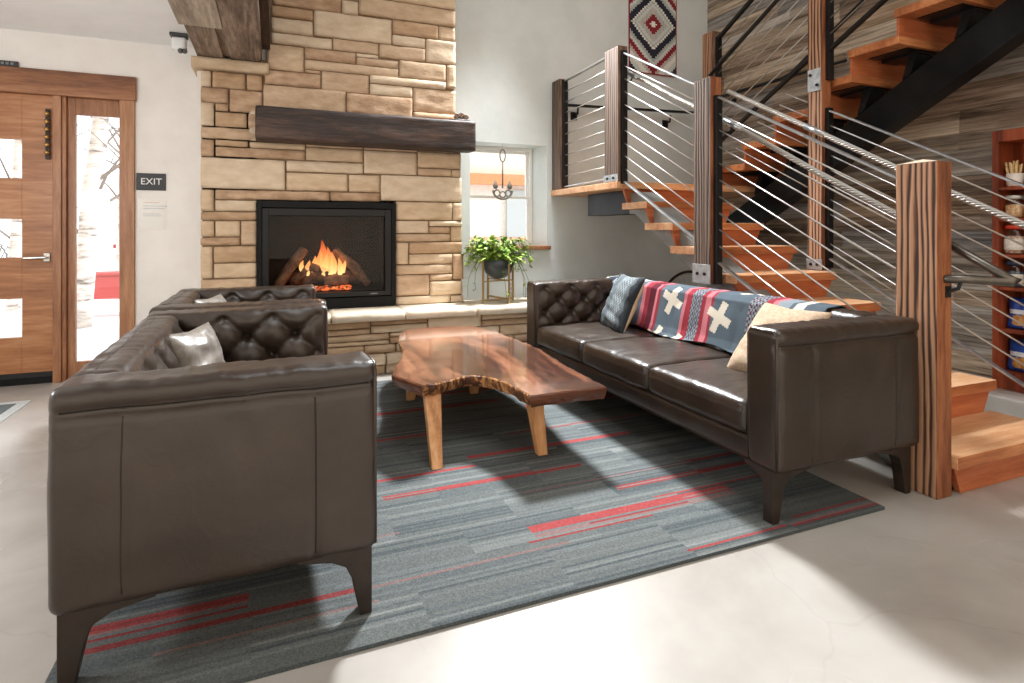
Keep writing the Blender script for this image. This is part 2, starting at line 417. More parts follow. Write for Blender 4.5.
# small emergency light by the ceiling
p = thing('emergency_light', 'small white emergency light with dark top on the ceiling by the stone pier', 'light', (-.655, 5.02, 2.63))
MB().rbox((-.705, 4.98, 2.505), (-.605, 5.055, 2.605), .018, .016).build('housing', M['white'], p, True)
MB().box(-.715, -.60, 4.965, 5.06, 2.605, 2.629).build('top_plate', plain('charcoal_plastic', S(58,58,58), .5), p, bevel=.004)
for dx in (-.64,-.612):
    q = MB(); q.tube([(dx, 5.0, 2.505), (dx, 4.955, 2.49)], [.012,.019], 12); q.build('lamp_head', plain('lamp_grey', S(92,90,88), .5), p, True)
# entry mat
p = thing('entry_mat', 'grey ribbed floor mat with dark border inside the entry door', 'mat', (-2.1, 4.4, 0))
MB().box(-2.75, -1.50, 4.0, 4.84, .0005, .007).build('border', noisy('mat_border', S(176,178,176), S(192,194,192), 60, .9), p, bevel=.002)
q = MB()
for i in range(36): q.box(-2.68, -1.56, 4.07+i*.0195, 4.07+i*.0195+.014, .006, .0105)
q.build('pile', noisy('mat_pile', S(90,98,98), S(112,120,120), 80, .95), p)

# ------------------------------------------------------------------ timber beam over the pier
p = thing('ceiling_beam', 'boxed rough barnwood beam resting on the stone pier left of the chimney', 'beam', (-.31, 2.0, 2.465))
q = MB(); q.box(-.535, -.08, -1.2, 5.0, 2.485, 3.0); q.box(-.53, -.35, 4.25, 5.0, 2.466, 2.485)
q.box(-.30, -.085, -1.2, 5.0, 2.466, 2.485); q.build('casing', M['beam_a'], p, bevel=.004)
MB().box(-.56, -.304, -1.2, 4.245, 2.467, 2.485).build('pale_board', M['beam_b'], p, bevel=.003)
MB().box(-.08, -.02, -1.2, 4.93, 2.56, 3.6).build('fascia', M['beam_dark'], p, bevel=.004)

# ------------------------------------------------------------------ stone fireplace
FACE = [(-0.0,0.52,2.947,3.083),(0.53,0.66,2.947,3.061),(0.67,1.51,2.967,3.11),(0.94,1.51,3.12,3.242),(0.67,0.93,3.125,3.22),(-0.01,0.3,2.853,2.936),(-0.01,0.3,2.731,2.844),(0.31,0.94,2.742,2.945),(0.95,1.35,2.838,2.955),(1.36,1.51,2.838,2.955),(0.95,1.235,2.745,2.828),(1.245,1.51,2.628,2.828),(-0.01,0.45,2.638,2.722),(0.46,0.83,2.643,2.733),(0.84,1.235,2.625,2.735),(-0.04,0.23,2.429,2.628),(0.24,0.64,2.544,2.633),(0.65,0.83,2.608,2.634),(0.65,1.0,2.54,2.6),(0.24,1.0,2.462,2.534),(1.01,1.42,2.470,2.615),(1.43,1.51,2.415,2.618),(-0.06,0.36,2.312,2.42),(0.37,0.75,2.302,2.454),(0.76,1.42,2.398,2.462),(0.24,0.36,2.43,2.454),(0.76,1.12,2.30,2.389),(1.13,1.51,2.187,2.39),(-0.07,0.56,2.114,2.302),(0.57,1.12,2.115,2.293),(1.13,1.5,2.115,2.179),
(-0.51,-0.44,2.25,2.37),(-0.43,-0.2,2.25,2.37),(-0.19,-0.08,2.25,2.37),(-0.51,-0.32,2.133,2.24),(-0.31,-0.08,2.07,2.241),(-0.51,-0.42,1.95,2.124),(-0.41,-0.32,2.07,2.124),(-0.41,-0.19,1.95,2.06),(-0.18,-0.08,1.95,2.06),(-0.51,-0.08,1.855,1.94),(-0.51,-0.42,1.716,1.845),(-0.41,-0.18,1.80,1.845),(-0.17,0.24,1.80,1.845),(-0.17,0.24,1.854,2.106),(0.25,0.7,1.83,2.106),(0.71,1.16,1.83,2.106),(1.17,1.50,1.84,2.106),(-0.41,0.24,1.719,1.792),(0.25,0.7,1.719,1.82),(0.71,1.16,1.629,1.82),(1.17,1.56,1.697,1.83),(1.17,1.47,1.628,1.687),(1.48,1.56,1.628,1.687),
(-0.51,0.09,1.471,1.706),(0.1,0.7,1.622,1.708),(0.1,0.575,1.471,1.612),(0.585,0.84,1.471,1.612),(0.85,1.57,1.402,1.619),(-0.51,-0.42,1.296,1.46),(-0.41,0.43,1.389,1.461),(0.44,0.84,1.391,1.461),(-0.41,-0.12,1.299,1.379),(-0.51,-0.12,1.228,1.288),(-0.51,-0.42,1.099,1.218),(-0.41,-0.24,1.099,1.218),(-0.23,-0.12,1.032,1.218),(-0.51,-0.24,1.032,1.09),(-0.51,-0.43,0.778,1.022),(-0.42,-0.12,0.899,1.022),(-0.42,-0.12,0.778,0.89),(-0.51,-0.12,0.673,0.768),(-0.51,-0.32,0.505,0.664),(-0.31,-0.12,0.505,0.664),
(0.98,1.48,1.238,1.392),(1.49,1.57,1.238,1.392),(0.98,1.265,1.123,1.228),(1.275,1.57,1.184,1.228),(1.275,1.46,1.122,1.175),(0.98,1.46,1.05,1.114),(1.47,1.57,1.05,1.175),(0.98,1.085,0.855,1.041),(1.095,1.57,0.945,1.041),(1.095,1.48,0.852,0.936),(1.49,1.585,0.708,0.936),(0.98,1.48,0.765,0.843),(0.98,1.27,0.581,0.756),(1.28,1.48,0.703,0.756),(1.28,1.575,0.574,0.694),(0.98,1.46,0.505,0.572),(1.47,1.585,0.505,0.565)]
# higher courses, above the frame
zz = 3.252; rr = random.Random(11)
while zz < 5.15:
    hh = rr.choice((.09,.12,.16,.2)); x = -.02
    while x < 1.5:
        L = min(rr.uniform(.25,.7), 1.51-x)
        if 1.51-(x+L) < .12: L = 1.51-x
        FACE.append((x, x+L-.01, zz, min(zz+hh-.01, 5.18))); x += L
    zz += hh
YF = 5.0
def stone(mb, x0, x1, z0, z1, yf, depth, seed, rough=.012, step=.026, ax='y', mi=None):
    r = random.Random(seed); off = V((r.uniform(-50,50), r.uniform(-50,50), r.uniform(-50,50)))
    pro = r.uniform(-.007, .009)
    def disp(p, n):
        k = noise.noise(V((p.x*5, p.y*5, p.z*14))+off)*rough+noise.noise(V((p.x*16, p.y*16, p.z*30))+off)*rough*.5
        a = max(0, -n.y) if ax == 'y' else 1
        return V((noise.noise(V((p.z*22,0,0))+off)*.003, -(k+pro)*a, noise.noise(V((p.x*14,3,0))+off)*.003))
    mb.rbox((x0, yf, z0), (x1, yf+depth, z1), .005, step, disp, r.randrange(6) if mi is None else mi)
fp = thing('stone_fireplace', 'tan sandstone chimney breast of split-face blocks with a raised hearth', 'fireplace', (.5, 5.0, 0))
q = MB()
for i, (x0, x1, z0, z1) in enumerate(FACE): stone(q, x0, x1, z0, z1, YF-.012, .1, 100+i)
# the corner returns on the right side
q.build('stone_facing', STONE, fp, True)
q = MB()
q.box(-.50, -.12, YF+.008, YD+.02, .42, 2.37); q.box(-.5, 1.56, YF+.008, YB, 1.4, 2.1)
q.box(-.03, 1.50, YF+.008, YB, 2.1, 5.2); q.box(.98, 1.57, YF+.008, YB, .42, 1.4); q.box(-.08, .0, YF+.008, YB, 2.1, 2.5)
q.build('core', M['mortar'], fp)
q = MB(); stone(q, -.57, -.03, 2.378, 2.458, YF-.07, .35, 900, .008, mi=1); q.build('cap_stone', STONE, fp, True)
q = MB()
for i, (x0, x1) in enumerate(((-.62,.41),(.42,.98),(.99,1.585),(1.595,2.3))):
    stone(q, x0, x1, .432, .5, 4.615, .52, 920+i, .012, .03, mi=0)
q.build('hearth_slab', M['slab'], fp, True)
q = MB(); rr = random.Random(21)
for k, (z0, z1) in enumerate(((.325,.43),(.235,.318),(.165,.228))):
    x = -.6
    while x < 2.28:
        L = rr.uniform(.25,.75); x1 = min(x+L, 2.3)
        if rr.random() < .35 and z1-z0 > .08:
            m_ = (z0+z1)/2+rr.uniform(-.01,.01); stone(q, x, x1-.01, z0, m_-.004, 4.69, .1, rr.randrange(9999)); stone(q, x, x1-.01, m_+.004, z1, 4.69, .1, rr.randrange(9999))
        else: stone(q, x, x1-.01, z0, z1, 4.69, .1, rr.randrange(9999))
        x = x1
x = -.6
while x < 2.28:
    x1 = min(x+rr.uniform(.4,.8), 2.3); stone(q, x, x1-.01, .085, .16, 4.63, .15, rr.randrange(9999), .015, mi=3)
    stone(q, x, x1-.01, .0, .078, 4.67, .12, rr.randrange(9999), .012); x = x1
q.build('hearth_base', STONE, fp, True)
q = MB(); q.box(-.59, 2.28, 4.72, YB, 0.0, .435); q.build('hearth_core', M['mortar'], fp)

# mantel
mt = MB()
def md(p, n):
    k = noise.noise(V((p.x*2.5, p.y*9, p.z*9)))*.006+noise.noise(V((p.x*9, p.y*40, p.z*40)))*.003
    return V((0, k, k))
mt.rbox((-.125, 4.80, 1.84), (1.64, 5.0, 2.10), .012, .024, md)
tag(mt.build('mantel_beam', M['mantel'], smooth=True), 'charred dark timber mantel beam across the stone chimney', 'mantel')
# pine cones on the mantel
p = thing('pine_cone_ornament', 'small brown pine cone cluster on the right end of the dark mantel', 'ornament', (1.52, 4.88, 2.105))
MB().rbox((1.455, 4.84, 2.1005), (1.60, 4.93, 2.118), .006, .02).build('base', plain('dark_wood_base', S(54,36,26), .6), p, True)
cone_m = noisy('pine_cone_brown', S(84,58,40), S(134,100,74), 50, .8)
for cx, cz, sc in ((1.49,2.14,.9), (1.53,2.148,1.0), (1.572,2.138,.85)):
    q = MB()
    for i in range(34):
        t = i/33; a = i*2.4; r = .026*sc*sin(pi*(.12+.8*t)); c0 = V((cx+r*cos(a), 4.885+r*sin(a), cz-.02*sc+.045*sc*t))
        q.tube([c0-V((cos(a),sin(a),-.2))*.006, c0+V((cos(a),sin(a),.5))*.009*sc], [.006*sc,.0025], 6)
    q.build('pine_cone', cone_m, p)

# ------------------------------------------------------------------ gas fireplace insert
fi = thing('fireplace_insert', 'black framed gas fireplace insert with logs burning behind glass', 'fireplace', (.43, 4.98, .5))
FX0, FX1, FZ0, FZ1 = -.116, .971, .503, 1.379
q = MB()
def ring(q, x0, x1, z0, z1, wl, wr, wt, wb, ya, yb, mi=0):
    q.box(x0, x0+wl, ya, yb, z0, z1, mi); q.box(x1-wr, x1, ya, yb, z0, z1, mi)
    q.box(x0+wl, x1-wr, ya, yb, z1-wt, z1, mi); q.box(x0+wl, x1-wr, ya, yb, z0, z0+wb, mi)
ring(q, FX0, FX1, FZ0, FZ1, .035, .035, .05, .085, 4.965, 5.05); q.build('surround', M['black'], fi, bevel=.003)
q = MB(); ring(q, FX0+.035, FX1-.035, FZ0+.092, FZ1-.055, .052, .052, .06, .04, 4.975, 5.06); q.build('door_frame', M['black_gloss'], fi, bevel=.004)
MB().box(.76, .82, 4.9735, 4.975, .61, .618).build('badge', plain('badge_grey', S(150,150,150), .5), fi)
MB().box(FX0+.085, FX1-.085, 5.02, 5.026, FZ0+.13, FZ1-.11).build('glass', M['fireglass'], fi)
q = MB(); q.box(-.05, .9, 5.41, 5.43, .5, 1.34, 0); q.box(-.07, -.05, 5.05, 5.43, .5, 1.34, 0); q.box(.9, .92, 5.05, 5.43, .5, 1.34, 0)
q.box(-.07, .92, 5.05, 5.43, 1.32, 1.34, 0); q.box(-.07, .92, 5.05, 5.43, .55, .6, 0)
q.build('firebox_liner', noisy('sooty_brick', S(22,15,12), S(54,36,26), 9, .9, bs=.4, stretch=(1,1,3)), fi)
ember = bpy.data.materials.new('ember_glow'); ember.use_nodes = True
nt = ember.node_tree; b = nt.nodes['Principled BSDF']; vec = coords(nt)
n = N(nt, 'ShaderNodeTexNoise', Scale=38, Detail=3); nt.links.new(vec, n.inputs['Vector'])
c = ramp(nt, n.outputs['Fac'], [(.42, (.03,.006,.002,1)), (.56, (1,.16,.03,1)), (.72, (1,.42,.14,1))]); nt.links.new(c, b.inputs['Emission Color'])
b.inputs['Emission Strength'].default_value = 1.6; b.inputs['Base Color'].default_value = S(40,24,18)
q = MB(); rr = random.Random(8)
for i in range(110):
    c0 = (rr.uniform(.14,.62), rr.uniform(5.04,5.10), .652+rr.uniform(0,.02)); r = rr.uniform(.012,.024)
    q.lathe([(.002,-r*.6),(r*.8,-r*.3),(r,0),(r*.7,r*.5),(.002,r*.7)], c0, 7)
q.build('ember_bed', ember, fi)
logm = noisy('ceramic_log', S(70,48,36), S(150,112,84), 12, .9, bs=.6, bd=.02, stretch=(1,1,1))
def log(pts, rs, seed):
    q = MB(); P = [V(x) for x in pts]; out = []; rad = []
    for i in range(len(P)-1):
        for k in range(6):
            t = k/6; out.append(P[i].lerp(P[i+1], t)); rad.append(rs[i]*(1-t)+rs[i+1]*t)
    out.append(P[-1]); rad.append(rs[-1])
    q.tube(out, rad, 14)
    q.v = [tuple(V(v)+V((noise.noise(V(v)*22+V((seed,0,0))), noise.noise(V(v)*22+V((0,seed,0))), noise.noise(V(v)*22+V((0,0,seed)))))*.012) for v in q.v]
    q.build('log', logm, fi, True)
log([(.02,5.12,.66),(.12,5.17,.82),(.24,5.24,.98)], [.035,.045,.04], 1)
log([(.76,5.12,.68),(.66,5.18,.82),(.50,5.26,.97)], [.035,.042,.036], 2)
log([(.12,5.28,.72),(.40,5.32,.76),(.72,5.3,.72)], [.055,.06,.05], 3)
log([(.40,5.12,.715),(.50,5.12,.73),(.60,5.13,.72)], [.042,.045,.04], 4)
log([(.17,5.13,.72),(.30,5.2,.84),(.44,5.16,.78)], [.03,.036,.03], 5)
flame_m = bpy.data.materials.new('flame'); flame_m.use_nodes = True
nt = flame_m.node_tree
for n in list(nt.nodes): nt.nodes.remove(n)
out = N(nt, 'ShaderNodeOutputMaterial'); em = N(nt, 'ShaderNodeEmission', Strength=2.4); tr = N(nt, 'ShaderNodeBsdfTransparent'); mx = N(nt, 'ShaderNodeMixShader')
tc = N(nt, 'ShaderNodeTexCoord'); sp = N(nt, 'ShaderNodeSeparateXYZ'); nt.links.new(tc.outputs['Generated'], sp.inputs[0])
c = ramp(nt, sp.outputs['Z'], [(.0, (1,.62,.25,1)), (.35, (1,.36,.1,1)), (1.0, (1,.12,.02,1))]); nt.links.new(c, em.inputs['Color'])
mr = N(nt, 'ShaderNodeMapRange'); mr.inputs['To Min'].default_value = .75; mr.inputs['To Max'].default_value = .12; nt.links.new(sp.outputs['Z'], mr.inputs['Value'])
nt.links.new(mr.outputs[0], mx.inputs[0]); nt.links.new(tr.outputs[0], mx.inputs[1]); nt.links.new(em.outputs[0], mx.inputs[2]); nt.links.new(mx.outputs[0], out.inputs['Surface'])
q = MB(); rr = random.Random(4)
for cx, h, r in ((.40,.30,.042),(.44,.24,.036),(.36,.2,.03),(.48,.2,.034),(.53,.15,.03),(.32,.14,.028),(.27,.13,.028),(.23,.10,.024),(.56,.11,.022),(.415,.18,.03)):
    a = rr.uniform(0,6); cy = 5.19+rr.uniform(-.04,.04); z0 = .75+.05*rr.random()
    pts = []; rs = []
    for i in range(9):
        t = i/8; pts.append((cx+sin(a+t*3)*.018*t, cy+cos(a+t*2)*.012*t, z0+h*t)); rs.append(max(.001, r*sin(pi*min(1,(.12+.88*t)))**.8*(1-t*.35)))
    q.tube(pts, rs, 10)
q.build('flames', flame_m, fi, True)

# ------------------------------------------------------------------ right-hand window in the back wall
ya, yb = YB+.25, YB+.32; FR = WX1-.05
f = MB(); ring(f, WX0, FR, WZ0, WZ1, .03, .03, .035, .035, ya, yb)
win = struct(f.build('window_2', M['white'], bevel=.003), 'white sash window in the deep plaster recess beside the chimney')
x0, x1 = WX0+.03, FR-.03; zm = 1.487
for a, b, y0, y1 in ((WZ0+.035, zm+.012, ya+.005, ya+.035), (zm-.012, WZ1-.035, ya+.037, ya+.065)):
    f = MB(); ring(f, x0, x1, a, b, .028, .028, .026, .026, y0, y1); so = f.build('sash', M['white'], win, bevel=.002)
    MB().box(x0+.028, x1-.028, (y0+y1)/2-.002, (y0+y1)/2+.002, a+.026, b-.026).build('pane', M['glass'], so)
struct(MB().box(WX0-.03, WX1+.03, YB-.035, YB+.25, WZ0-.03, WZ0+.006).build('trim_6', M['casing'], bevel=.004), 'walnut sill under the sash window')
# hanging ornament in front of the window
p = thing('hanging_window_ornament', 'grey metal ornament hanging in front of the sash window', 'ornament', (2.085, 5.3, 1.5))
ox, oy = 2.085, YB+.02
q = MB(); q.tube([(ox+.028*cos(t)*1.0, oy, 1.88+.06*sin(t)) for t in [2*pi*i/24 for i in range(25)]], .006, 8)
q.build('hanging_loop', M['pewter'], p, True)
q = MB(); q.tube([(ox, oy, 1.82), (ox, oy, 1.56)], .008, 8); q.build('rod', M['pewter'], p, True)
q = MB(); q.tube([(ox+.1*cos(t), oy, 1.54+.085*sin(t)) for t in [pi*1.0+pi*i/20 for i in range(21)]], .011, 8)
q.build('crescent', M['pewter'], p, True)
for sx in (-1,0,1):
    q = MB(); q.tube([(ox+sx*.058+.03*cos(t), oy, 1.512-(.014 if sx == 0 else 0)+.03*sin(t)) for t in [2*pi*i/16 for i in range(17)]], .007, 8); q.build('scroll', M['pewter'], p, True)
for sx in (-1,1):
    q = MB(); q.lathe([(.004,-.035),(.022,-.025),(.026,0),(.016,.02),(.004,.05)], (ox+sx*.075, oy, 1.585), 10); q.build('finial', M['pewter'], p, True)
q = MB(); q.tube([(ox, oy, 1.94), (ox, oy+.02, 2.0)], .002, 6); q.build('cord', M['galv'], p)
# wall outlet
p = thing('wall_outlet', 'white wall outlet behind the plant stand', 'outlet', (2.155, YB, .6))
MB().box(2.12, 2.19, YB-.006, YB, .54, .655).build('plate', M['white'], p, bevel=.003)
for zz in (.577,.618): MB().box(2.14, 2.17, YB-.008, YB-.006, zz-.014, zz+.014).build('socket', plain('outlet_grey', S(205,205,202), .5), p, bevel=.002)

# ------------------------------------------------------------------ plant in a stand on the hearth
PX, PY, PZ = 1.885, 4.90, .504
st = thing('plant_stand', 'gold legged plant stand on the hearth below the window', 'plant stand', (PX, PY, PZ))
for a in (.25, .25+pi/2, .25+pi, .25+1.5*pi):
    c0 = V((PX+.165*cos(a), PY+.165*sin(a), 0))
    MB().bar((c0.x, c0.y, PZ), (c0.x, c0.y, PZ+.42), .016, .016, (cos(a),sin(a),0)).build('leg', M['gold'], st, bevel=.002)
for i, a in enumerate((.25, .25+pi/2)):
    for h_, w_ in ((.02+.017*i, .016), (.187+.013*i, .012)):
        MB().bar((PX-.165*cos(a), PY-.165*sin(a), PZ+h_), (PX+.165*cos(a), PY+.165*sin(a), PZ+h_), w_, w_).build('crossbar', M['gold'], st, bevel=.002)
pt = thing('potted_vine', 'bushy trailing green vine in a charcoal bowl pot on the gold stand', 'plant', (PX, PY, PZ+.207))
q = MB(); q.lathe([(.03,.0),(.07,.012),(.115,.05),(.14,.11),(.148,.17),(.14,.17),(.13,.12)], (PX,PY,PZ+.208), 32); q.build('pot', M['pot'], pt, True)
q = MB(); q.lathe([(.01,.0),(.125,.0),(.12,.012),(.01,.03)], (PX,PY,PZ+.34), 20); q.build('soil', M['soil'], pt, True)
rr = random.Random(31)
lv = MB(); stems = MB()
def leaf(mb, c, d, s, mi):
    d = d.normalized(); sd = d.cross(V((0,0,1)))
    if sd.length < .01: sd = V((1,0,0))
    sd.normalize(); up = sd.cross(d); pts = []
    for t, wd in ((0,.02),(.25,.42),(.55,.36),(1,.0)):
        m_ = c+d*(s*t)-up*(s*.22*t*t)
        pts += [m_-sd*(wd*s)+up*(.1*s*wd), m_, m_+sd*(wd*s)+up*(.1*s*wd)]
    fs = []
    for i in range(3): fs += [(i*3,i*3+3,i*3+4,i*3+1), (i*3+1,i*3+4,i*3+5,i*3+2)]
    mb.add(pts, fs, mi)
for i in range(105):
    a = rr.uniform(0, 2*pi); reach = rr.uniform(.05,.27); rise = rr.uniform(.03,.2)
    drop = rr.choice((0,.02,.06,.1)) if reach > .15 else 0
    if i < 6: reach, rise, drop = rr.uniform(.2,.24), .05, rr.uniform(.22,.36); a = [3.4,3.0,-.5,.1,-.2,4.5][i]
    P0 = V((PX+.05*cos(a), PY+.05*sin(a)*.8, PZ+.35)); pts = []
    n_ = 9
    for k in range(n_):
        t = k/(n_-1); r = .05+reach*min(1, t*1.25)
        zq = rise*sin(pi*min(1,t*1.1)*.75)*1.2-drop*max(0,t-.35)**1.3*2.0
        pts.append(V((PX+r*cos(a+.3*t)*1.05, PY+r*sin(a+.3*t)*.62, PZ+.35+zq)))
    stems.tube(pts, .0022, 5)
    for k in range(1, n_):
        for rep in range(2 if drop < .2 else 1):
            d = V((cos(a)+rr.uniform(-.9,.9), sin(a)+rr.uniform(-.9,.9)-.2, rr.uniform(-.5,.5)))
            leaf(lv, pts[k]+V((rr.uniform(-.012,.012),)*3), d, rr.uniform(.03,.055), rr.choice((0,0,1,1,1,2,3,3)))
stems.build('stems', LEAF[2], pt); lv.build('foliage', LEAF, pt, True)

# ------------------------------------------------------------------ tapestry on the back wall
TX0, TX1, TZ0, TZ1 = 3.525, 4.15, 2.845, 4.36
TP = [plain('tapestry_%s' % n_, S(*c), .95) for n_, c in (('cream',(226,224,218)),('grey',(170,176,172)),('pale',(200,206,202)),('navy',(34,36,50)),('red',(132,32,42)),('taupe',(190,182,176)))]
def tpat(u, v):
    # u across, v up; woven stepped diamonds
    cu = (u-.5)*2; nx = 26; cu = (int(abs(cu)*nx/2+.0))/(nx/2)
    kv = round((v-.363)*64)/64
    d = abs(kv)/.24+cu*.86
    if d < .12: return 0
    if d < .32: return 4 if (cu > .06 or abs(kv) > .02) else 0
    if d < .50: return 1 if int(cu*13) % 2 else 5
    if d < .60: return 2
    if d < .68: return 1
    if d < .78: return 0
    if d < 1.02: return 3
    if d < 1.16: return 1
    if d < 1.28: return 2
    if d < 1.48: return 4
    if d < 1.62: return 5
    if d < 2.0: return 0 if d < 1.8 else 2
    if d < 2.3: return 3
    return 5
q = MB().grid(lambda u, v: (TX0+(TX1-TX0)*u, YB-.012+.003*sin(u*9)*sin(v*7), TZ0+(TZ1-TZ0)*v), 52, 120, lambda u, v: 4 if (u < .012 or u > .99 or v < .008) else tpat(u, v))
tag(q.build('wall_tapestry', TP, solid=.008), 'woven tapestry with stepped navy, grey and red diamonds hung above the landing', 'tapestry')

# ------------------------------------------------------------------ staircase
RISE, RUN, Y1 = .172, .32, 1.57
XL, XR, ZL = 2.715, 3.60, 1.548
sc_ = thing('staircase', 'open wood staircase climbing to a landing and turning back over itself', 'staircase', (3.0, 1.57, 0))
YLAND = Y1+RUN*8
for k in range(1, 9):
    y = Y1+RUN*(k-1); z = RISE*k
    x0 = XL
    q = MB().box(x0, XR, y, y+RUN+.03, z-.055, z); q.m = [0, 0, 1, 1, 1, 0]; q.build('tread', [M['tread'], M['tread_edge']], sc_, bevel=.004)
    zb = z-RISE; xa = XL+.015
    MB().prism([(xa+.045, zb+.001), (XR-.07, zb+.001), (XR-.015, z-.056), (xa, z-.056)], 'y', y+.025, y+.05).build('riser', M['riser'], sc_)
# landing
q = MB(); q.box(2.60, XB-.015, YLAND-.07, YB-.005, ZL-.055, ZL); q.build('landing', M['tread'], sc_, bevel=.004)
MB().prism([(2.775, ZL-RISE), (XR-.07, ZL-RISE), (XR-.015, ZL-.056), (2.73, ZL-.056)], 'y', YLAND+.025, YLAND+.05).build('riser', M['riser'], sc_)
# central stringer of the lower flight, running on level below the landing
q = MB(); sl_ = RISE/RUN
q.prism([(1.62, 0.0), (1.95, 0.0), (YLAND-.03, 1.285), (YLAND+.05, 1.285), (YLAND+.05, 1.465), (YLAND-.1, 1.465)], 'x', 2.80, 2.98)
q.build('lower_stringer', M['stringer_grey'], sc_, bevel=.004)
MB().box(2.80, 2.98, YLAND+.052, 4.88, 1.285, 1.49).build('landing_beam', M['stringer'], sc_, bevel=.004)
q = MB()
for k in range(2, 9):
    y = Y1+RUN*(k-1)+.06; z = RISE*k-.056
    q.prism([(y, z), (y+.24, z), (y+.24, z-.012), (y+.05, z-.09)], 'x', 2.82, 2.96)
q.build('stringer_bracket', M['stringer_grey'], sc_)
# upper flight
for k in range(1, 11):
    yb_ = 2.835+.33*(4-k); z = ZL+RISE*k
    q = MB().box(3.725, XB-.02, yb_, yb_+.36, z-.055, z); q.m = [1, 1, 1, 1, 1, 0]; q.build('tread', [M['tread'], M['tread_edge']], sc_, bevel=.004)
    yr = yb_+.33+.015 if k > 1 else yb_+.345
    MB().prism([(3.74, z-RISE+.001), (XB-.03, z-RISE+.001), (XB-.03, z-.056), (3.74, z-.056)], 'y', yr-.01, yr+.008).build('riser', M['riser'], sc_)
q = MB(); f_ = lambda y: 2.005-.543*(y-2.98)
q.prism([(YLAND+.25, f_(YLAND+.25)-.25), (YLAND+.25, f_(YLAND+.25)), (-.4, f_(-.4)), (-.4, f_(-.4)-.26)], 'x', 4.0, 4.14)
q.build('upper_stringer', M['stringer'], sc_, bevel=.004)
for k in range(1, 11):
    yb_ = 2.835+.33*(4-k); z = ZL+RISE*k-.056; q = MB()
    q.prism([(yb_+.03, z), (yb_+.30, z), (yb_+.30, z-.02), (yb_+.11, z-.02), (yb_+.155, f_(yb_+.155)+.0), (yb_+.10, f_(yb_+.10)+.0), (yb_+.05, z-.02), (yb_+.03, z-.02)], 'x', 3.99, 4.15)
    q.box(3.86, 4.28, yb_+.03, yb_+.30, z-.006, z)
    q.build('tread_bracket', M['stringer'], sc_)

# ------------------------------------------------------------------ railings
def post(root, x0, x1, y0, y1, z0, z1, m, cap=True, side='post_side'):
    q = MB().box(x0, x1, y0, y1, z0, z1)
    q.m = [1, 0, 0, 0, 0, 0]   # left face has its own grain, with the light on it painted in
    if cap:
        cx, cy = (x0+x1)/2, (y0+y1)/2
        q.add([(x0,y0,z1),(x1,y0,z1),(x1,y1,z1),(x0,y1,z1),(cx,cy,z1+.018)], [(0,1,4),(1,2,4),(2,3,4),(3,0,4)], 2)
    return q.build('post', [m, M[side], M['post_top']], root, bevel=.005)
def bracket(root, x0, x1, y0, y1, z0, z1):
    q = MB(); q.box(x0-.006, x0, y0-.002, y1+.002, z0, z1); q.box(x1, x1+.006, y0-.002, y1+.002, z0, z1)
    q.box(x0-.006, x1+.006, y1, y1+.006, z0, z1)
    b_ = q.build('post_bracket', M['galv'], root, bevel=.001)
    for dy in (.28, .72):
        yy = y0+(y1-y0)*dy; zc = (z0+z1)/2
        MB().tube([(x0-.006, yy, zc), (x0-.016, yy, zc)], .011, 6).build('bolt', M['iron'], b_)
def plate(root, x, y, z0, z1, s=-1):
    MB().box(x-.005, x+.045, y+min(0, s*.03), y+max(0, s*.03), z0, z1).build('rail_plate', M['iron'], root, bevel=.002)
def infill(root, x, ya, za, yb, zb, hgt, n=9, flat=.03, first=1):
    a = V((x, ya, za)); b = V((x, yb, zb))
    MB().bar(a, b, .032, .012, (0,0,1)).build('top_rail', M['steel'], root, bevel=.002)
    MB().bar(a-V((0,0,hgt)), b-V((0,0,hgt)), .032, .012).build('bottom_rail', M['steel'], root, bevel=.002)
    for i in range(first, n+1):
        d = V((0,0,hgt*i/(n+1)))
        MB().tube([a-d, b-d], .0052, 8).build('cable', M['cable'], root, True)
def wire_rope(root, pts, R=.0165, strands=5, lay=.14, name='rope_handrail'):
    """six round strands twisted about a path"""
    P = [V(p) for p in pts]; seg = [(P[i+1]-P[i]).length for i in range(len(P)-1)]; T = sum(seg)
    n = int(T/.012); q = MB(); path = []
    for i in range(n+1):
        s_ = T*i/n; k = 0
        while k < len(seg)-1 and s_ > seg[k]: s_ -= seg[k]; k += 1
        path.append(P[k].lerp(P[k+1], s_/seg[k]))
    for j in range(strands):
        pp = []
        for i, p_ in enumerate(path):
            d = (path[min(i+1, n)]-path[max(i-1, 0)]).normalized(); sd = d.cross(V((0,0,1))).normalized(); up = sd.cross(d)
            a = 2*pi*(j/strands+T*i/n/lay); pp.append(p_+(sd*cos(a)+up*sin(a))*R*.66)
        q.tube(pp, R*.40, 6)
    return q.build(name, M['cable'], root, True)

XP0, XP1, XR0 = 2.612, 2.705, 2.66
lr = thing('stair_railing', 'steel cable railing on rough timber posts along the open side of the lower flight', 'railing', (2.66, 1.66, 0))
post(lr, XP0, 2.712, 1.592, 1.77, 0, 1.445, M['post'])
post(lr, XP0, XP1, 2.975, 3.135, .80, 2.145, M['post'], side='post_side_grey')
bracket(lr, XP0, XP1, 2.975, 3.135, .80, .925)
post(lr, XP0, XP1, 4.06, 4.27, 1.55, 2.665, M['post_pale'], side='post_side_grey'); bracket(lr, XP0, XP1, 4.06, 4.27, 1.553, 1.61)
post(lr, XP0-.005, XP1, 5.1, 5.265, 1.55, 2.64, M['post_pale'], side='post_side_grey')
plate(lr, XR0-.02, 2.975, .80, 2.02); plate(lr, XR0-.02, 4.06, 1.53, 2.62)
plate(lr, XR0-.02, 5.10, 1.57, 2.63)
SLP = .534
infill(lr, XR0, 2.945, 2.005, 1.745, 2.005-SLP*1.2, 1.067)
infill(lr, XR0, 4.03, 2.594, 3.135, 2.594-SLP*.895, 1.05)
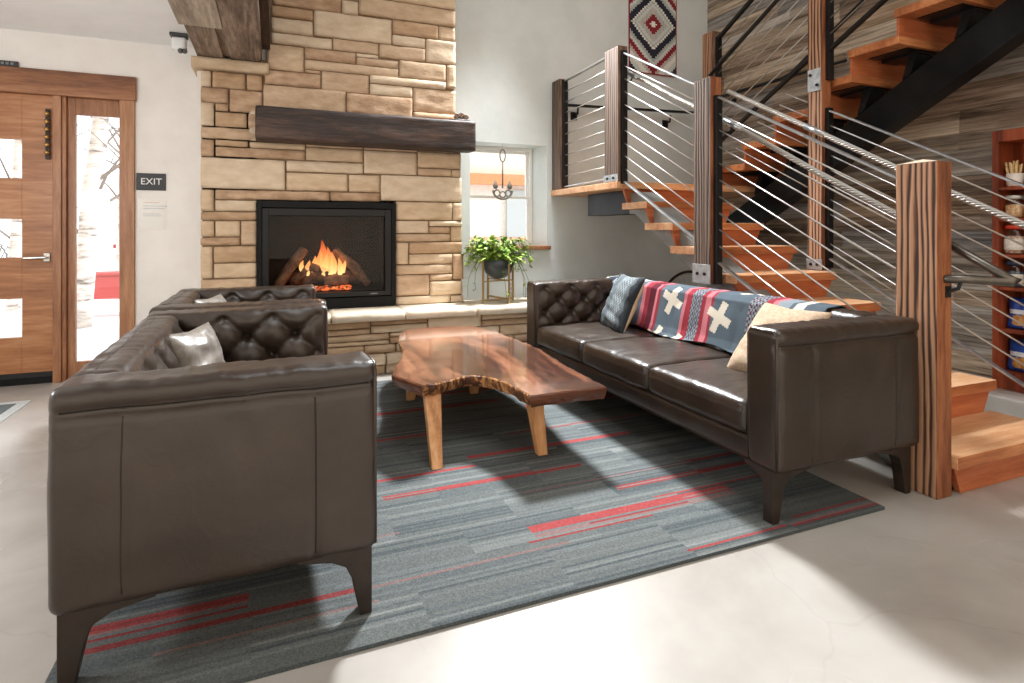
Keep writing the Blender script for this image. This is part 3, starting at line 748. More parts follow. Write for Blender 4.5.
infill(lr, XR0, 5.07, 2.615, 4.27, 2.632, 1.04)
rx = 2.75
fB = lambda y: 1.846-.570*(2.949-y)
ro = wire_rope(lr, [(rx, 4.06, fB(2.949)+.53*(4.06-2.949)), (rx, 3.5, fB(2.949)+.53*.55-.01), (rx, 2.949, fB(2.949)), (rx, 2.3, fB(2.3)-.008), (rx, 1.72, fB(1.72))])
for y in (4.05, 2.93):
    zz = fB(2.949)+(.53*(y-2.949) if y > 2.949 else -.57*(2.949-y))
    MB().tube([(rx, y+.06, zz+.034), (rx, y-.08, zz-.045)], .021, 12).build('ferrule', M['steel'], lr, True)
    MB().tube([(rx, y, zz-.006), (rx-.02, y, zz-.05), (XP1, y+.08, zz-.05)], .008, 8).build('handrail_bracket', M['iron'], lr, True)
pz = fB(1.72)
MB().tube([(rx, 1.76, pz+.022), (2.80, 1.42, .945), (2.815, 1.405, .938), (2.80, 1.41, .936), (2.735, 1.55, .94), (2.66, 1.60, .94)], .0185, 14).build('pipe_handrail', M['bronze_pipe'], lr, True)
q = MB(); q.box(2.665, 2.70, 1.588, 1.60, .86, .91); q.tube([(2.685, 1.592, .885), (2.70, 1.56, .90), (2.715, 1.56, .925)], .008, 8); q.build('handrail_bracket', M['iron'], lr)

XQ0, XQ1, XQ = 3.612, 3.705, 3.66
rl = thing('inner_stair_railing', 'steel cable railing on the tall timber post at the wall side of the lower flight', 'railing', (3.66, 3.0, 0))
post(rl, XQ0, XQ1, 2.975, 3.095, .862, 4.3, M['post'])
q = MB(); q.box(XQ0-.006, XQ0, 2.985, 3.09, 2.15, 2.31); bq = q.build('post_bracket', M['galv'], rl, bevel=.001)
for yy, zz in ((3.01, 2.19), (3.065, 2.27)): MB().tube([(XQ0-.006, yy, zz), (XQ0-.016, yy, zz)], .011, 6).build('bolt', M['iron'], bq)
bracket(rl, XQ0, XQ1, 2.975, 3.095, .866, .94)
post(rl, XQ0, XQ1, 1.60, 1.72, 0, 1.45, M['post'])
plate(rl, XQ-.015, 2.975, .88, 2.02)
infill(rl, XQ, 2.945, 1.995, 1.72, 1.995-SLP*1.225, 1.05)
for ya, za in ((3.332,2.199),(3.39,2.125),(3.612,2.031),(3.856,1.851)):
    MB().tube([(XQ, ya, za), (XQ, 3.095, za-SLP*(ya-3.095))], .0052, 8).build('cable', M['cable'], rl, True)
rx2 = 3.54
fA = lambda y: 1.834-.548*(2.939-y)
wire_rope(rl, [(rx2, 3.82, fA(3.82)), (rx2, 2.94, fA(2.94)), (rx2, 2.3, fA(2.3)-.006), (rx2, 1.5, fA(1.5))], .019)
MB().tube([(rx2, 3.05, fA(3.05)), (rx2, 2.89, fA(2.89))], .023, 12).build('ferrule', M['steel'], rl, True)
MB().tube([(rx2, 2.96, fA(2.96)), (rx2+.01, 2.97, fA(2.96)-.06), (XQ0, 2.99, fA(2.96)-.06)], .009, 8).build('handrail_bracket', M['iron'], rl, True)

ur = thing('upper_stair_railing', 'steel cable railing rising beside the upper flight from the landing post', 'railing', (3.66, 4.1, 1.55))
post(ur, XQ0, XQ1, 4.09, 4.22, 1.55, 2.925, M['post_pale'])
plate(ur, XQ-.01, 4.09, 1.7, 2.87); plate(ur, XQ-.01, 2.975, 2.22, 3.6)
UM = M['iron']
def uinfill(ya, za, yb, zb, hgt, n):
    a = V((XQ, ya, za)); b = V((XQ, yb, zb))
    MB().bar(a, b, .034, .026).build('top_rail', UM, ur, bevel=.002)
    MB().bar(a-V((0,0,hgt)), b-V((0,0,hgt)), .034, .024).build('bottom_rail', UM, ur, bevel=.002)
    for i in range(1, n+1):
        d = V((0,0,hgt*i/(n+1))); MB().tube([a-d, b-d], .0052, 8).build('cable', M['cable'], ur, True)
uinfill(4.07, 2.85, 3.095, 2.85+.52*.975, .93, 8)
uinfill(2.945, 2.85+.52*1.125, 1.2, 2.85+.52*2.87, 1.0, 8)
hA = lambda y: 2.57+.535*(3.98-y)
MB().tube([(3.575, 4.08, hA(4.08)), (3.575, 3.1, hA(3.1)), (3.575, 2.0, hA(2.0))], .017, 12).build('pipe_handrail', M['iron'], ur, True)

wh = thing('wall_handrail', 'black pipe handrail running along the barnwood wall and up the upper flight', 'handrail', (4.42, 4.5, 2.55))
q = MB(); q.tube([(4.51, 5.15, 2.6), (4.51, 4.15, 2.6), (4.51, 4.05, 2.62), (4.51, 1.2, 2.62+.585*2.85)], .018, 12); q.build('pipe', M['iron'], wh, True)
MB().tube([(4.51, 4.15, 2.6), (4.51, 3.48, 2.595)], .012, 10).build('level_pipe', M['iron'], wh, True)
for y in (4.85, 3.85):
    q = MB(); q.tube([(4.51, y, 2.595), (4.51, y, 2.52), (4.587, y, 2.52)], .009, 8); q.box(4.57, 4.587, y-.025, y+.025, 2.48, 2.56); q.build('bracket', M['iron'], wh)
bh = thing('landing_handrail', 'black handrail bracketed to the white back wall over the landing', 'handrail', (3.4, 5.05, 2.4))
q = MB(); q.bar((2.73, 5.18, 2.405), (4.30, 5.18, 2.45), .045, .022); q.build('rail', M['iron'], bh, bevel=.003)
for x in (2.86, 3.42, 4.0):
    q = MB(); q.tube([(x, 5.18, 2.4), (x, 5.19, 2.33), (x, 5.278, 2.33)], .011, 8); q.box(x-.035, x+.035, 5.265, 5.278, 2.28, 2.36); q.build('bracket', M['iron'], bh)

# bicycle wheel under the landing
bw = thing('bicycle_wheel', 'spoked bicycle wheel with a pale rim standing under the landing behind the long sofa', 'wheel', (4.02, 4.9, 0))
cx, cz, yy = 4.02, .365, 4.9
q = MB(); q.tube([(cx+.35*cos(2*pi*i/48), yy, cz+.35*sin(2*pi*i/48)) for i in range(49)], .014, 10, cap=False); q.build('tyre', M['rubber'], bw, True)
q = MB(); q.tube([(cx+.327*cos(2*pi*i/48), yy, cz+.327*sin(2*pi*i/48)) for i in range(49)], .011, 8, cap=False); q.build('rim', plain('pale_rim', S(206,204,198), .4, .3), bw, True)
q = MB()
for i in range(28): q.tube([(cx+.02*cos(2*pi*i/28+1.2*(-1)**i), yy+.02*(-1)**i, cz+.02*sin(2*pi*i/28+1.2*(-1)**i)), (cx+.31*cos(2*pi*i/28), yy, cz+.31*sin(2*pi*i/28))], .0016, 5)
q.build('spokes', M['cable'], bw)
MB().tube([(cx, yy-.04, cz), (cx, yy+.04, cz)], .02, 12).build('hub', M['steel'], bw, True)

# ------------------------------------------------------------------ bookcase and its stock
BX0, BX1, BY0, BY1 = 4.32, 4.585, 1.30, 2.296
bkm = wood('cherry_shelving', S(92,38,20), S(140,62,32), S(164,80,44), 'z', 1.2, .45, 4, .06)
bk = thing('snack_bookcase', 'reddish wooden shelving unit of jars and snacks against the barnwood wall', 'bookcase', (4.35, 1.8, .13))
MB().box(BX0, BX1, BY1-.035, BY1, .131, 1.79).build('side_panel', bkm, bk, bevel=.002)
MB().box(BX0, BX1, BY0, BY0+.035, .131, 1.79).build('side_panel', bkm, bk, bevel=.002)
MB().box(BX1-.012, BX1, BY0+.035, BY1-.035, .131, 1.79).build('back_panel', bkm, bk)
MB().box(BX0-.005, BX1, BY0+.035, BY1-.035, 1.715, 1.79).build('top', bkm, bk, bevel=.002)
MB().box(BX0+.003, BX1-.012, BY0+.035, BY1-.035, .131, .245).build('base_board', bkm, bk, bevel=.002)
SHELF = [1.425, 1.225, .995, .785, .515, .265]
for z in SHELF[:5]: MB().box(BX0+.004, BX1-.012, BY0+.035, BY1-.035, z-.02, z).build('shelf', bkm, bk, bevel=.002)
SHELF[5] = .245
jar_g = glassy('jar_glass', (.95,.96,.95,1), .08)
def at_y(i): return 2.205-.125*i
# stick jar on the top shelf
stick_m = noisy('pretzel_sticks', S(206,168,110), S(232,204,152), 40, .7)
p = thing('stick_tub', 'white tub of pale snack sticks on the top shelf of the bookcase', 'snack tub', (4.39, at_y(0), 1.425))
q = MB(); q.lathe([(.035,0),(.042,.01),(.046,.085),(.042,.085),(.038,.02)], (4.39, at_y(0), 1.4255), 20); q.build('tub', plain('tub_white', S(228,216,206), .5), p, True)
rr = random.Random(12); q = MB()
for i in range(22):
    a = rr.uniform(0, 6.28); r = .028*sqrt(rr.random()); q.tube([(4.39+r*cos(a), at_y(0)+r*sin(a), 1.45), (4.39+r*1.9*cos(a), at_y(0)+r*1.9*sin(a), 1.45+rr.uniform(.1,.15))], .0055, 6)
q.build('sticks', stick_m, p)
def jar(name, lab, y, z, r, h, fill, lidm, label=None, cat='jar', grp=None):
    p = thing(name, lab, cat, (4.39, y, z), 0, grp); x = 4.39
    q = MB(); q.lathe([(r*.9,.001),(r,.01),(r,h*.78),(r*.85,h*.9),(r*.85,h)], (x,y,z), 20); q.build('jar_glass', jar_g, p, True)
    q = MB(); q.lathe([(r*.8,.004),(r*.92,.012),(r*.92,h*.7),(r*.3,h*.74)], (x,y,z), 18); q.build('contents', fill, p, True)
    if label:
        q = MB(); q.lathe([(r*1.01,h*.18),(r*1.01,h*.6)], (x,y,z), 20); q.f = q.f[:20]; q.m = q.m[:20]; q.build('paper_label', label, p, True)
    q = MB(); q.lathe([(r*.3,h),(r*.95,h),(r*.95,h+.022),(r*.88,h+.026),(r*.2,h+.026)], (x,y,z), 20); q.build('lid', lidm, p, True)
cand = [noisy('sweets_%d' % i, S(*a), S(*b), 60, .6) for i, (a, b) in enumerate([((190,120,70),(232,200,150)), ((206,110,60),(240,190,140)), ((150,60,40),(232,214,190)), ((30,40,56),(74,86,104))])]
lid_w, lid_r, lid_d = plain('lid_silver', S(206,204,198), .35, .5), plain('lid_red', S(206,60,40), .45), plain('lid_navy', S(40,52,74), .45)
lab_m = noisy('printed_label', S(214,204,190), S(240,236,228), 70, .7)
jar('sweet_jar', 'pale lidded jar of tan sweets at the far end of the second shelf', at_y(0), 1.2255, .052, .12, cand[0], lid_w, None, 'jar', 'sweet jars on the bookcase')
jar('sweet_jar', 'clear jar of orange sweets second along the second shelf', at_y(1), 1.2255, .052, .12, cand[1], lid_w, None, 'jar', 'sweet jars on the bookcase')
jar('red_lid_jar', 'red lidded jar with a speckled label at the far end of the third shelf', at_y(0), .9955, .055, .16, cand[2], lid_r, lab_m, 'jar', 'red lidded jars on the bookcase')
jar('red_lid_jar', 'red lidded jar with a speckled label second along the third shelf', at_y(1), .9955, .055, .16, cand[2], lid_r, lab_m, 'jar', 'red lidded jars on the bookcase')
jar('navy_jar', 'dark navy jar with a white label at the far end of the fourth shelf', at_y(0), .7855, .05, .14, cand[3], lid_d, lab_m, 'jar', 'navy jars on the bookcase')
jar('navy_jar', 'dark navy jar with a white label second along the fourth shelf', at_y(1), .7855, .05, .14, cand[3], lid_d, lab_m, 'jar', 'navy jars on the bookcase')
jar('small_sweet_jar', 'small dark jar beside the stick tub on the top shelf', at_y(1), 1.4255, .04, .085, cand[3], lid_w, None)
bagm = [noisy('blue_snack_film', S(24,54,140), S(40,92,190), 7, .3, bs=.5, bd=.02), noisy('snack_picture', S(170,110,56), S(222,170,96), 26, .4), noisy('white_film', S(206,210,216), S(236,238,240), 10, .35)]
def snack_bag(lab, y, z, w, h, tilt):
    def fn(sgn):
        def g(u, v):
            a = (1-(2*u-1)**4)*(1-(2*v-1)**6); k = noise.noise(V((u*6, v*6, z*9+y)))*.008
            return (4.40+sgn*(.034*a**.6)+k*a+tilt*v, y+(u-.5)*w*(1+.05*sin(v*9)), z+v*h)
        return g
    q = MB(); pat = lambda u, v: 1 if (u-.52)**2*3+(v-.3)**2*7 < .25+.06*sin(u*20) else (2 if .52 < v < .60+.05*u else 0)
    q.grid(fn(-1), 18, 22, pat); q.grid(fn(1), 18, 22, 0)
    tag(q.build('snack_bag', bagm, None, True), lab, 'snack bag', 'blue snack bags on the bookcase')
snack_bag('blue snack bag picturing golden biscuits at the far end of the fifth shelf', 2.165, .5155, .17, .2, .03)
snack_bag('blue snack bag picturing golden biscuits at the far end of the bottom shelf', 2.165, .2465, .17, .2, .03)
snack_bag('blue snack bag second along the fifth shelf', 1.98, .5155, .16, .2, .04)
snack_bag('blue snack bag second along the bottom shelf', 1.98, .2465, .16, .2, .04)

# ------------------------------------------------------------------ rug
grey = [(97,101,101),(85,90,91),(106,110,108),(73,79,81),(117,120,118),(91,95,94)]
reds = [(142,62,62),(126,56,56),(120,96,94)]
RM = [noisy('rug_%s' % 'abcdefghi'[i], S(*[max(0, q-12) for q in c]), S(*[q+16 for q in c]), 190, .95, bs=.6, bd=.004, spec=.15) for i, c in enumerate(grey+reds)]
RX0, RX1, RY0, RY1 = -.53, 2.325, 1.62, 4.42
RED = [(.30,1.40,3.60,3.64,7),(.30,.80,3.15,3.185,6),(.90,1.85,2.745,2.778,6),(.40,.905,2.645,2.67,6),(.43,1.38,2.456,2.498,6),(.90,1.86,1.985,2.03,6),(.9,1.86,1.95,1.968,8),
       (1.36,1.83,1.655,1.668,6),(1.85,2.325,1.648,1.672,6),(1.9,2.325,1.70,1.708,7),(-.52,-.07,1.945,1.995,6),(-.52,-.07,1.92,1.93,7),(-.52,.24,1.875,1.89,7),(-.1,.44,2.165,2.18,8),(.3,.9,2.19,2.20,8),(.24,1.0,1.87,1.885,8),
       (-.3,.3,1.80,1.806,8),(1.4,2.3,2.17,2.21,7),(1.5,2.3,2.05,2.06,6),(1.85,2.325,2.29,2.32,6),(1.0,1.9,2.30,2.312,8),(1.2,2.3,3.0,3.02,8),(-.5,.3,2.6,2.66,6),(-.5,.4,3.0,3.04,6),(.2,.9,1.83,1.838,8),
       (.9,1.5,3.9,3.93,7),(1.5,2.3,3.4,3.45,6),(-.5,.2,3.6,3.65,6),(.24,1.9,1.905,1.912,8),(.86,1.4,1.925,1.935,7)]
rr = random.Random(17); q = MB(); dy = .0125; ny = int(round((RY1-RY0)/dy))
xs = [RX0+.4755*i for i in range(6)]+[RX1]
for j in range(ny):
    y0 = RY0+dy*j; y1 = y0+dy; yc = (y0+y1)/2
    cuts = sorted(set([RX0, RX1]+[x for r in RED for x in r[:2] if r[2] <= yc <= r[3] and RX0 < x < RX1]+[x+(.2377 if int((yc-RY0)/.25) % 2 else 0) for x in xs[1:-1]]))
    for a, b in zip(cuts[:-1], cuts[1:]):
        xc = (a+b)/2; mi = None
        for r in RED:
            if r[2] <= yc <= r[3] and r[0] <= xc <= r[1]: mi = r[4] if rr.random() > .3 else rr.choice((7, 8))
        if mi is None:
            t = .45*noise.noise(V((round(xc*1.1)*3.1, yc*9, 2)))+.8*noise.noise(V((round(xc*2)*3.1, yc*44, 5)))+rr.uniform(-.12,.12)
            mi = min(5, max(0, int(2.6+t*5.4))); mi = [3,1,5,0,2,4][mi]
        q.add([(a,y0,.013),(b,y0,.013),(b,y1,.013),(a,y1,.013)], [(0,1,2,3)], mi)
q.box(RX0, RX1, RY0, RY1, .001, .0125, 3)
tag(q.build('striped_rug', RM), 'large slate grey rug with broken red stripes under the sofas and table', 'rug')

# ------------------------------------------------------------------ sofas
HS = .755
def tuft(s, t, w=.215, h=.19):
    a = s/w+t/h; b = s/w-t/h
    sa, sb = abs(sin(pi*a)), abs(sin(pi*b))
    return .5*(sa**.5+sb**.5)-.5*exp(-(sa*sa+sb*sb)/.12)
def make_sofa(name, label, cat, L, D, ncush, loc, rz, group=None, t=.165, mats=('leather','leather'), seed=0, drop=0, inset=.016):
    root = thing(name, label, cat, loc, rz, group); lm, cm = M[mats[0]], M[mats[1]]
    z0, zs, zc = .20, .30, .44
    off = V((seed*7.1, seed*3.3, 0))
    def wr(p, k=.004): return V((noise.noise(p*7+off), noise.noise(p*7+off+V((9,0,0))), noise.noise(p*7+off+V((0,9,0)))))*k
    # arms: tufted inside, seamed smooth outside
    for side in (0, 1):
        y0, y1 = (0, t) if side == 0 else (L-t, L); out = -1 if side == 0 else 1
        def disp(p, n, y0=y0, y1=y1, out=out):
            d = wr(p)
            w_in = max(0, -n.y*out); w_out = max(0, n.y*out)
            if w_in > 0 and p.z > .40:
                f = min(1, (p.z-.40)/.05)*min(1, max(0, (HS-.015-p.z)/.05))*min(1, max(0, (D-.03-p.x)/.05))
                d += V((0, -out*(tuft(p.x-.1, p.z-.53)*.07-.045)*f*w_in, 0))
            if w_out > 0:
                f = sin(pi*min(1, max(0, p.x/D)))**.5*sin(pi*min(1, max(0, (p.z-z0)/(HS-.07-z0))))**.6 if p.z < HS-.07 else 0
                g = 0
                for xs_ in (.2*D, .78*D):
                    g += -.006*exp(-((p.x-xs_)/.008)**2)
                g2 = -.016*exp(-((p.z-(HS-.066))/.011)**2)
                fold = .0045*noise.noise(V((p.x*13+p.z*4, p.z*2.2, 1))+off)*min(1, max(0, (p.z-.40)/.25))
                d += V((0, out*((.010*f+g*(p.z < HS-.07)+g2+fold)*w_out), 0))
            if n.z > .3:
                d += V((0, 0, .004*noise.noise(V((p.x*26, p.y*5, 3))+off)+.003*noise.noise(V((p.x*60, p.y*9, 5))+off)))
            if p.z > HS-.06: d += V((0, out*.006*w_out, 0))
            return d
        MB().rbox((0, y0, z0), (D, y1, HS), .03, .0125, disp).build('arm', lm, root, True, local=True)
        # stitched seams on the outer side
        yo = y0 if side == 0 else y1; no = V((0, out, 0))
        at = lambda x, z: V((x, yo, z))+disp(V((x, yo, z)), no)+no*.001
        for xs_ in (.2*D, .78*D):
            MB().tube([at(xs_, z0+.03+(HS-.115-z0)*i/16) for i in range(17)], .0026, 6).build('seam', M['thread'], root, True, local=True)
        MB().tube([at(.025+(D-.05)*i/24, HS-.066) for i in range(25)], .003, 6).build('seam', M['thread'], root, True, local=True)
        # welt seam round the front of the arm
        q = MB(); xf = D-.008; m_ = .012
        q.tube([(xf, y0+m_, z0+.02), (xf, y0+m_, HS-.03), (xf, y0+m_+.015, HS-.012), (xf, y1-m_-.015, HS-.012), (xf, y1-m_, HS-.03), (xf, y1-m_, z0+.02)], .006, 8)
        q.build('welt', cm, root, True, local=True)
    # backrest
    bt = .20
    def bdisp(p, n):
        d = wr(p); w_in = max(0, n.x)
        if p.z > .42 and p.x > .06:
            lean = -(p.z-.42)*.20*min(1, (p.x-.06)/.06); d += V((lean, 0, 0))
        if w_in > 0 and p.z > .40:
            f = min(1, (p.z-.40)/.05)*min(1, max(0, (HS-.03-p.z)/.09)); d += V(((tuft(p.y-L/2+.1, p.z-.53)*.07-.045)*f*w_in, 0, 0))
        if n.z > .3: d += V((0, 0, .005*noise.noise(V((p.x*4, p.y*16, 3))+off)+.003*noise.noise(V((p.x*8, p.y*44, 5))+off)))
        if -n.x > 0:
            d += V((-(.008*sin(pi*min(1, max(0, (p.z-z0)/(HS-z0))))-.01*exp(-((p.z-(HS-.062))/.008)**2))*(-n.x), 0, 0))
        return d
    MB().rbox((0, t-.004, z0), (bt, L-t+.004, HS), .035, .014, bdisp).build('backrest', lm, root, True, local=True)
    MB().rbox((.06, t-.004, z0-.01), (D-.03, L-t+.004, zs), .015, .03, lambda p, n: wr(p, .003)).build('seat_base', cm, root, True, local=True)
    cw = (L-2*t)/ncush
    for i in range(ncush):
        ya, yb = t+cw*i+.003, t+cw*(i+1)-.003
        def cd(p, n, ya=ya, yb=yb):
            u = (p.y-ya)/(yb-ya); v = (p.x-.17)/(D-.17)
            d = wr(p, .005)
            if n.z > 0: d += V((0, 0, .016*sin(pi*u)**.5*sin(pi*min(1,max(0,v)))**.6*n.z+.0035*noise.noise(V((p.x*10, p.y*24, i))+off)))
            if n.x > 0: d += V((.012*sin(pi*u)**.5*n.x-.006*exp(-((p.z-(zc-.028))/.006)**2)*n.x, 0, 0))
            return d
        MB().rbox((.15, ya, zs+.002), (D-.005, yb, zc), .034, .014, cd).build('seat_cushion', cm, root, True, local=True)
    # shaped bracket legs
    prof = [(0,0),(.034,0),(.058,.115),(.075,.15),(.115,.172),(.21,.188),(.21,.205),(0,.205)]
    for sx in (0, 1):
        for sy in (0, 1):
            X = lambda a: (inset+a) if sx == 0 else (D-.012-a)
            ya, yb = (.035, .085) if sy == 0 else (L-.085, L-.035)
            q = MB().prism([(X(a), z) for a, z in prof], 'y', ya, yb)
            Yf = lambda a: (.038+a) if sy == 0 else (L-.038-a)
            q.prism([(Yf(a*.7), z+.001) for a, z in prof], 'x', X(.004), X(.031))
            if sx == 0 and drop: q.v = [(x, y, z-drop if z < .01 else z) for x, y, z in q.v]
            q.build('leg', M['leg_metal'], root, bevel=.003, local=True)
    return root
make_sofa('leather_loveseat', 'brown tufted leather loveseat left of the coffee table, its smooth arm side facing out', 'sofa', 1.50, .79, 2, (-.505, 1.70, .0135), radians(1.2), 'brown tufted leather seats', seed=1)
make_sofa('leather_armchair', 'brown tufted leather armchair beyond the loveseat, nearest the fireplace', 'armchair', 1.04, .83, 1, (-.56, 3.27, .0135), 0, 'brown tufted leather seats', seed=2, inset=.046)
make_sofa('leather_sofa', 'long dark brown tufted leather sofa draped with a woven blanket below the stairs', 'sofa', 2.36, .83, 3, (2.595, 4.005, .0135), pi, 'brown tufted leather seats', seed=3, drop=.0133, mats=('leather_dark','leather_dark'))

# ------------------------------------------------------------------ blanket over the right sofa
BC = [plain('blanket_%s' % n_, S(*c), .95, spec=.15) for n_, c in (('slate',(78,88,96)),('grey',(122,130,136)),('navy',(44,48,60)),('red',(134,44,54)),('pink',(176,104,110)),('cream',(196,186,170)),('maroon',(84,30,40)),('light',(170,174,178)))]
SX = 2.595
def bprofile(s):
    """path over the sofa back: s metres along the cloth from the rear edge"""
    pts = [(SX+.018, .44), (SX+.02, .70), (SX-.0, .768), (SX-.03, .778), (SX-.125, .772), (SX-.165, .745), (SX-.225, .52), (SX-.245, .478), (SX-.27, .468), (SX-.46, .467)]
    for i in range(len(pts)-1):
        a, b = V(pts[i]), V(pts[i+1]); l = (b-a).length
        if s <= l or i == len(pts)-2: return a.lerp(b, s/l)
        s -= l
BL0, BL1 = 3.96, 2.0
def bmax(u): return .80+.02*sin(u*17)
def bpt(u, v):
    s = v*bmax(u); p_ = bprofile(s); y = BL0+(BL1-BL0)*u+.05*(1-u)*v
    k = .007*noise.noise(V((y*4, s*4, 1)))+.004*noise.noise(V((y*13, s*5, 4)))
    drift = -.06*max(0, s-.46)
    return (p_.x-abs(k)*1.0, y+drift, p_.y+abs(k)*1.2)
BANDS = [(0,.012,5),(.012,.03,0),(.03,.075,2),(.075,.12,1),(.12,.135,7),(.135,.19,4),(.19,.235,7),(.235,.28,0),(.28,.30,4),(.30,.325,3),(.325,.352,6),(.352,.366,4),(.366,.38,3),(.38,.50,0),(.50,.513,4),(.513,.54,3),(.54,.585,8),(.585,.60,3),(.60,.625,4),(.625,.635,3),(.635,.77,0),(.77,.82,8),(.82,.845,3),(.845,.86,4),(.86,.90,1),(.90,.915,0),(.915,.945,5),(.945,1.01,0)]
def bpat(u, v):
    s = v*bmax(u); x = u*(BL0-BL1)
    for uc, sc0 in ((.445,.56),(.665,.615),(.715,.33),(.44,.20),(.40,.84),(.50,.86),(.57,.02)):
        dx, ds = x-uc*(BL0-BL1), s-sc0
        a, b = dx*.94+ds*.34, ds*.94-dx*.34
        if (abs(a) < .026 and abs(b) < .098) or (abs(b) < .026 and abs(a) < .098): return 5
    for a, b, m_ in BANDS:
        if a <= u < b:
            if m_ == 8: return 1 if (int(s*60)+int(x*90)) % 2 else (6 if (int(x*60) % 2) else 0)
            return m_
    return 0
q = MB().grid(bpt, 300, 150, bpat)
tag(q.build('throw_blanket', BC, None, True, solid=.006), 'slate and red banded throw blanket with pale crosses draped over the long sofa back', 'blanket')

# ------------------------------------------------------------------ cushions
def pillow(name, label, w, h, th, loc, rot, mats, pat=None, cat='cushion', grp=None, nu=26, wrk=.006, backmi=None):
    sd = hash_ = sum(ord(c_) for c_ in label) % 50
    def side(sg):
        def g(u, v):
            a, b = 2*u-1, 2*v-1
            e = max(0, (1-abs(a)**2.6))**.55*max(0, (1-abs(b)**2.6))**.55
            pin = 1-.09*(1-abs(a))*abs(b)**2; pin2 = 1-.09*(1-abs(b))*abs(a)**2
            k = noise.noise(V((u*5, v*5, sd+sg)))*wrk*2+noise.noise(V((u*3+v*11, v*3, sd+sg)))*wrk
            return (sg*(th/2*e)+k*e, a*w/2*pin2, b*h/2*pin)
        return g
    q = MB(); q.grid(side(1), nu, nu, pat or 0); q.grid(side(-1), nu, nu, backmi or 0)
    o = q.build(name, mats, None, True); o.location = loc; o.rotation_euler = rot
    bm = bmesh.new(); bm.from_mesh(o.data); bmesh.ops.remove_doubles(bm, verts=bm.verts, dist=.0008); bmesh.ops.recalc_face_normals(bm, faces=bm.faces); bm.to_mesh(o.data); bm.free()
    return tag(o, label, cat, grp)
PC = [plain('cushion_%s' % n_, S(*c), .9, spec=.2) for n_, c in (('charcoal',(44,47,51)),('grey',(84,91,94)),('pale',(128,134,136)),('tan',(214,186,154)),('cream',(222,206,184)),('silver',(168,160,152)))]
def gpat(u, v):
    zig = abs(((v*4) % 1)-.5)*.12
    x = u+zig
    if .20 < x < .225: return 2
    if x < .2: return 0
    if (int(u*26)+int(v*26)) % 2 and .28 < x < .8: return 2 if x > .45 else 1
    return 1 if x < .9 else 0
def cpat(u, v): return 4
pillow('patterned_cushion', 'charcoal patterned cushion with a tan reverse against the blanket', .42, .42, .13, (2.262, 3.47, .64), (0, radians(-24), radians(170)), PC, gpat, grp=None, nu=52, backmi=3)
pillow('beige_cushion', 'beige cushion tucked behind the near arm of the long sofa', .41, .42, .14, (2.215, 2.075, .612), (0, radians(-38), radians(178)), [noisy('beige_weave', S(170,146,122), S(192,170,146), 60, .95, bs=.3, spec=.1)], None, nu=30)
sat = [noisy('silver_satin', S(112,104,98), S(146,138,128), 20, .34, bs=.25, bd=.01, bscale=18), plain('pale_piping', S(204,194,182), .8)]
pillow('loveseat_cushion', 'small grey satin cushion on the loveseat, its corner above the near arm', .34, .34, .13, (-.285, 2.78, .572), (0, radians(-18), radians(-22)), sat, None, wrk=.01)
pillow('armchair_cushion', 'small pale cushion on the armchair beyond the loveseat', .32, .32, .12, (-.315, 3.88, .60), (0, radians(-18), radians(-22)), sat, None)

# ------------------------------------------------------------------ live-edge coffee table
tb = thing('coffee_table', 'live edge walnut slab coffee table on tapered pale legs', 'table', (1.1, 3.3, .013))
OUT = [(.754,3.623),(.796,3.957),(.85,4.24),(.93,4.40),(1.10,4.47),(1.30,4.46),(1.49,4.37),(1.555,4.12),(1.568,3.85),(1.585,3.597),(1.586,3.346),(1.553,3.121),(1.525,2.862),(1.513,2.631),(1.509,2.444),(1.296,2.445),(1.096,2.441),
       (1.088,2.648),(1.061,2.775),(1.02,2.875),(.965,2.905),(.913,2.902),(.822,2.848),(.747,2.819),(.679,2.81),(.632,2.939),(.58,3.075),(.616,3.199),(.67,3.36),(.715,3.50)]
def jag(pts, seed, amp):
    res = []; r = random.Random(seed)
    for i in range(len(pts)):
        a, b = V((*pts[i], 0)), V((*pts[(i+1) % len(pts)], 0)); n_ = max(1, int((b-a).length/.03))
        for k in range(n_):
            p_ = a.lerp(b, k/n_); f = 0 if (i in (14,15) or i in (24,25)) else amp
            res.append((p_.x+f*noise.noise(V((p_.x*12, p_.y*12, seed))), p_.y+f*noise.noise(V((p_.y*12, p_.x*12, seed+9)))))
    return res
P0 = jag(OUT, 3, .012); n = len(P0); ctr = V((1.15, 3.4, 0))
q = MB(); layers = []
for z, ins in ((.322,.024),(.340,.010),(.360,.002),(.378,.0),(.385,.006)):
    lay = []
    for i, (x, y) in enumerate(P0):
        a = V((*P0[(i-3) % n], 0)); b = V((*P0[(i+3) % n], 0)); t_ = (b-a).normalized(); nn = V((t_.y, -t_.x, 0))
        j = ins*(1+.9*noise.noise(V((x*20, y*20, z*40)))) if ins > .001 else 0
        c0 = V((x, y, 0)); d = ctr-c0
        if nn.dot(d) < 0: nn = -nn
        lay.append((x+nn.x*j, y+nn.y*j, z))
    layers.append(lay)
vs = [p for l in layers for p in l]; k = len(layers)
fs = [(a*n+i, a*n+(i+1) % n, (a+1)*n+(i+1) % n, (a+1)*n+i) for a in range(k-1) for i in range(n)]
q.add(vs, fs, 1)
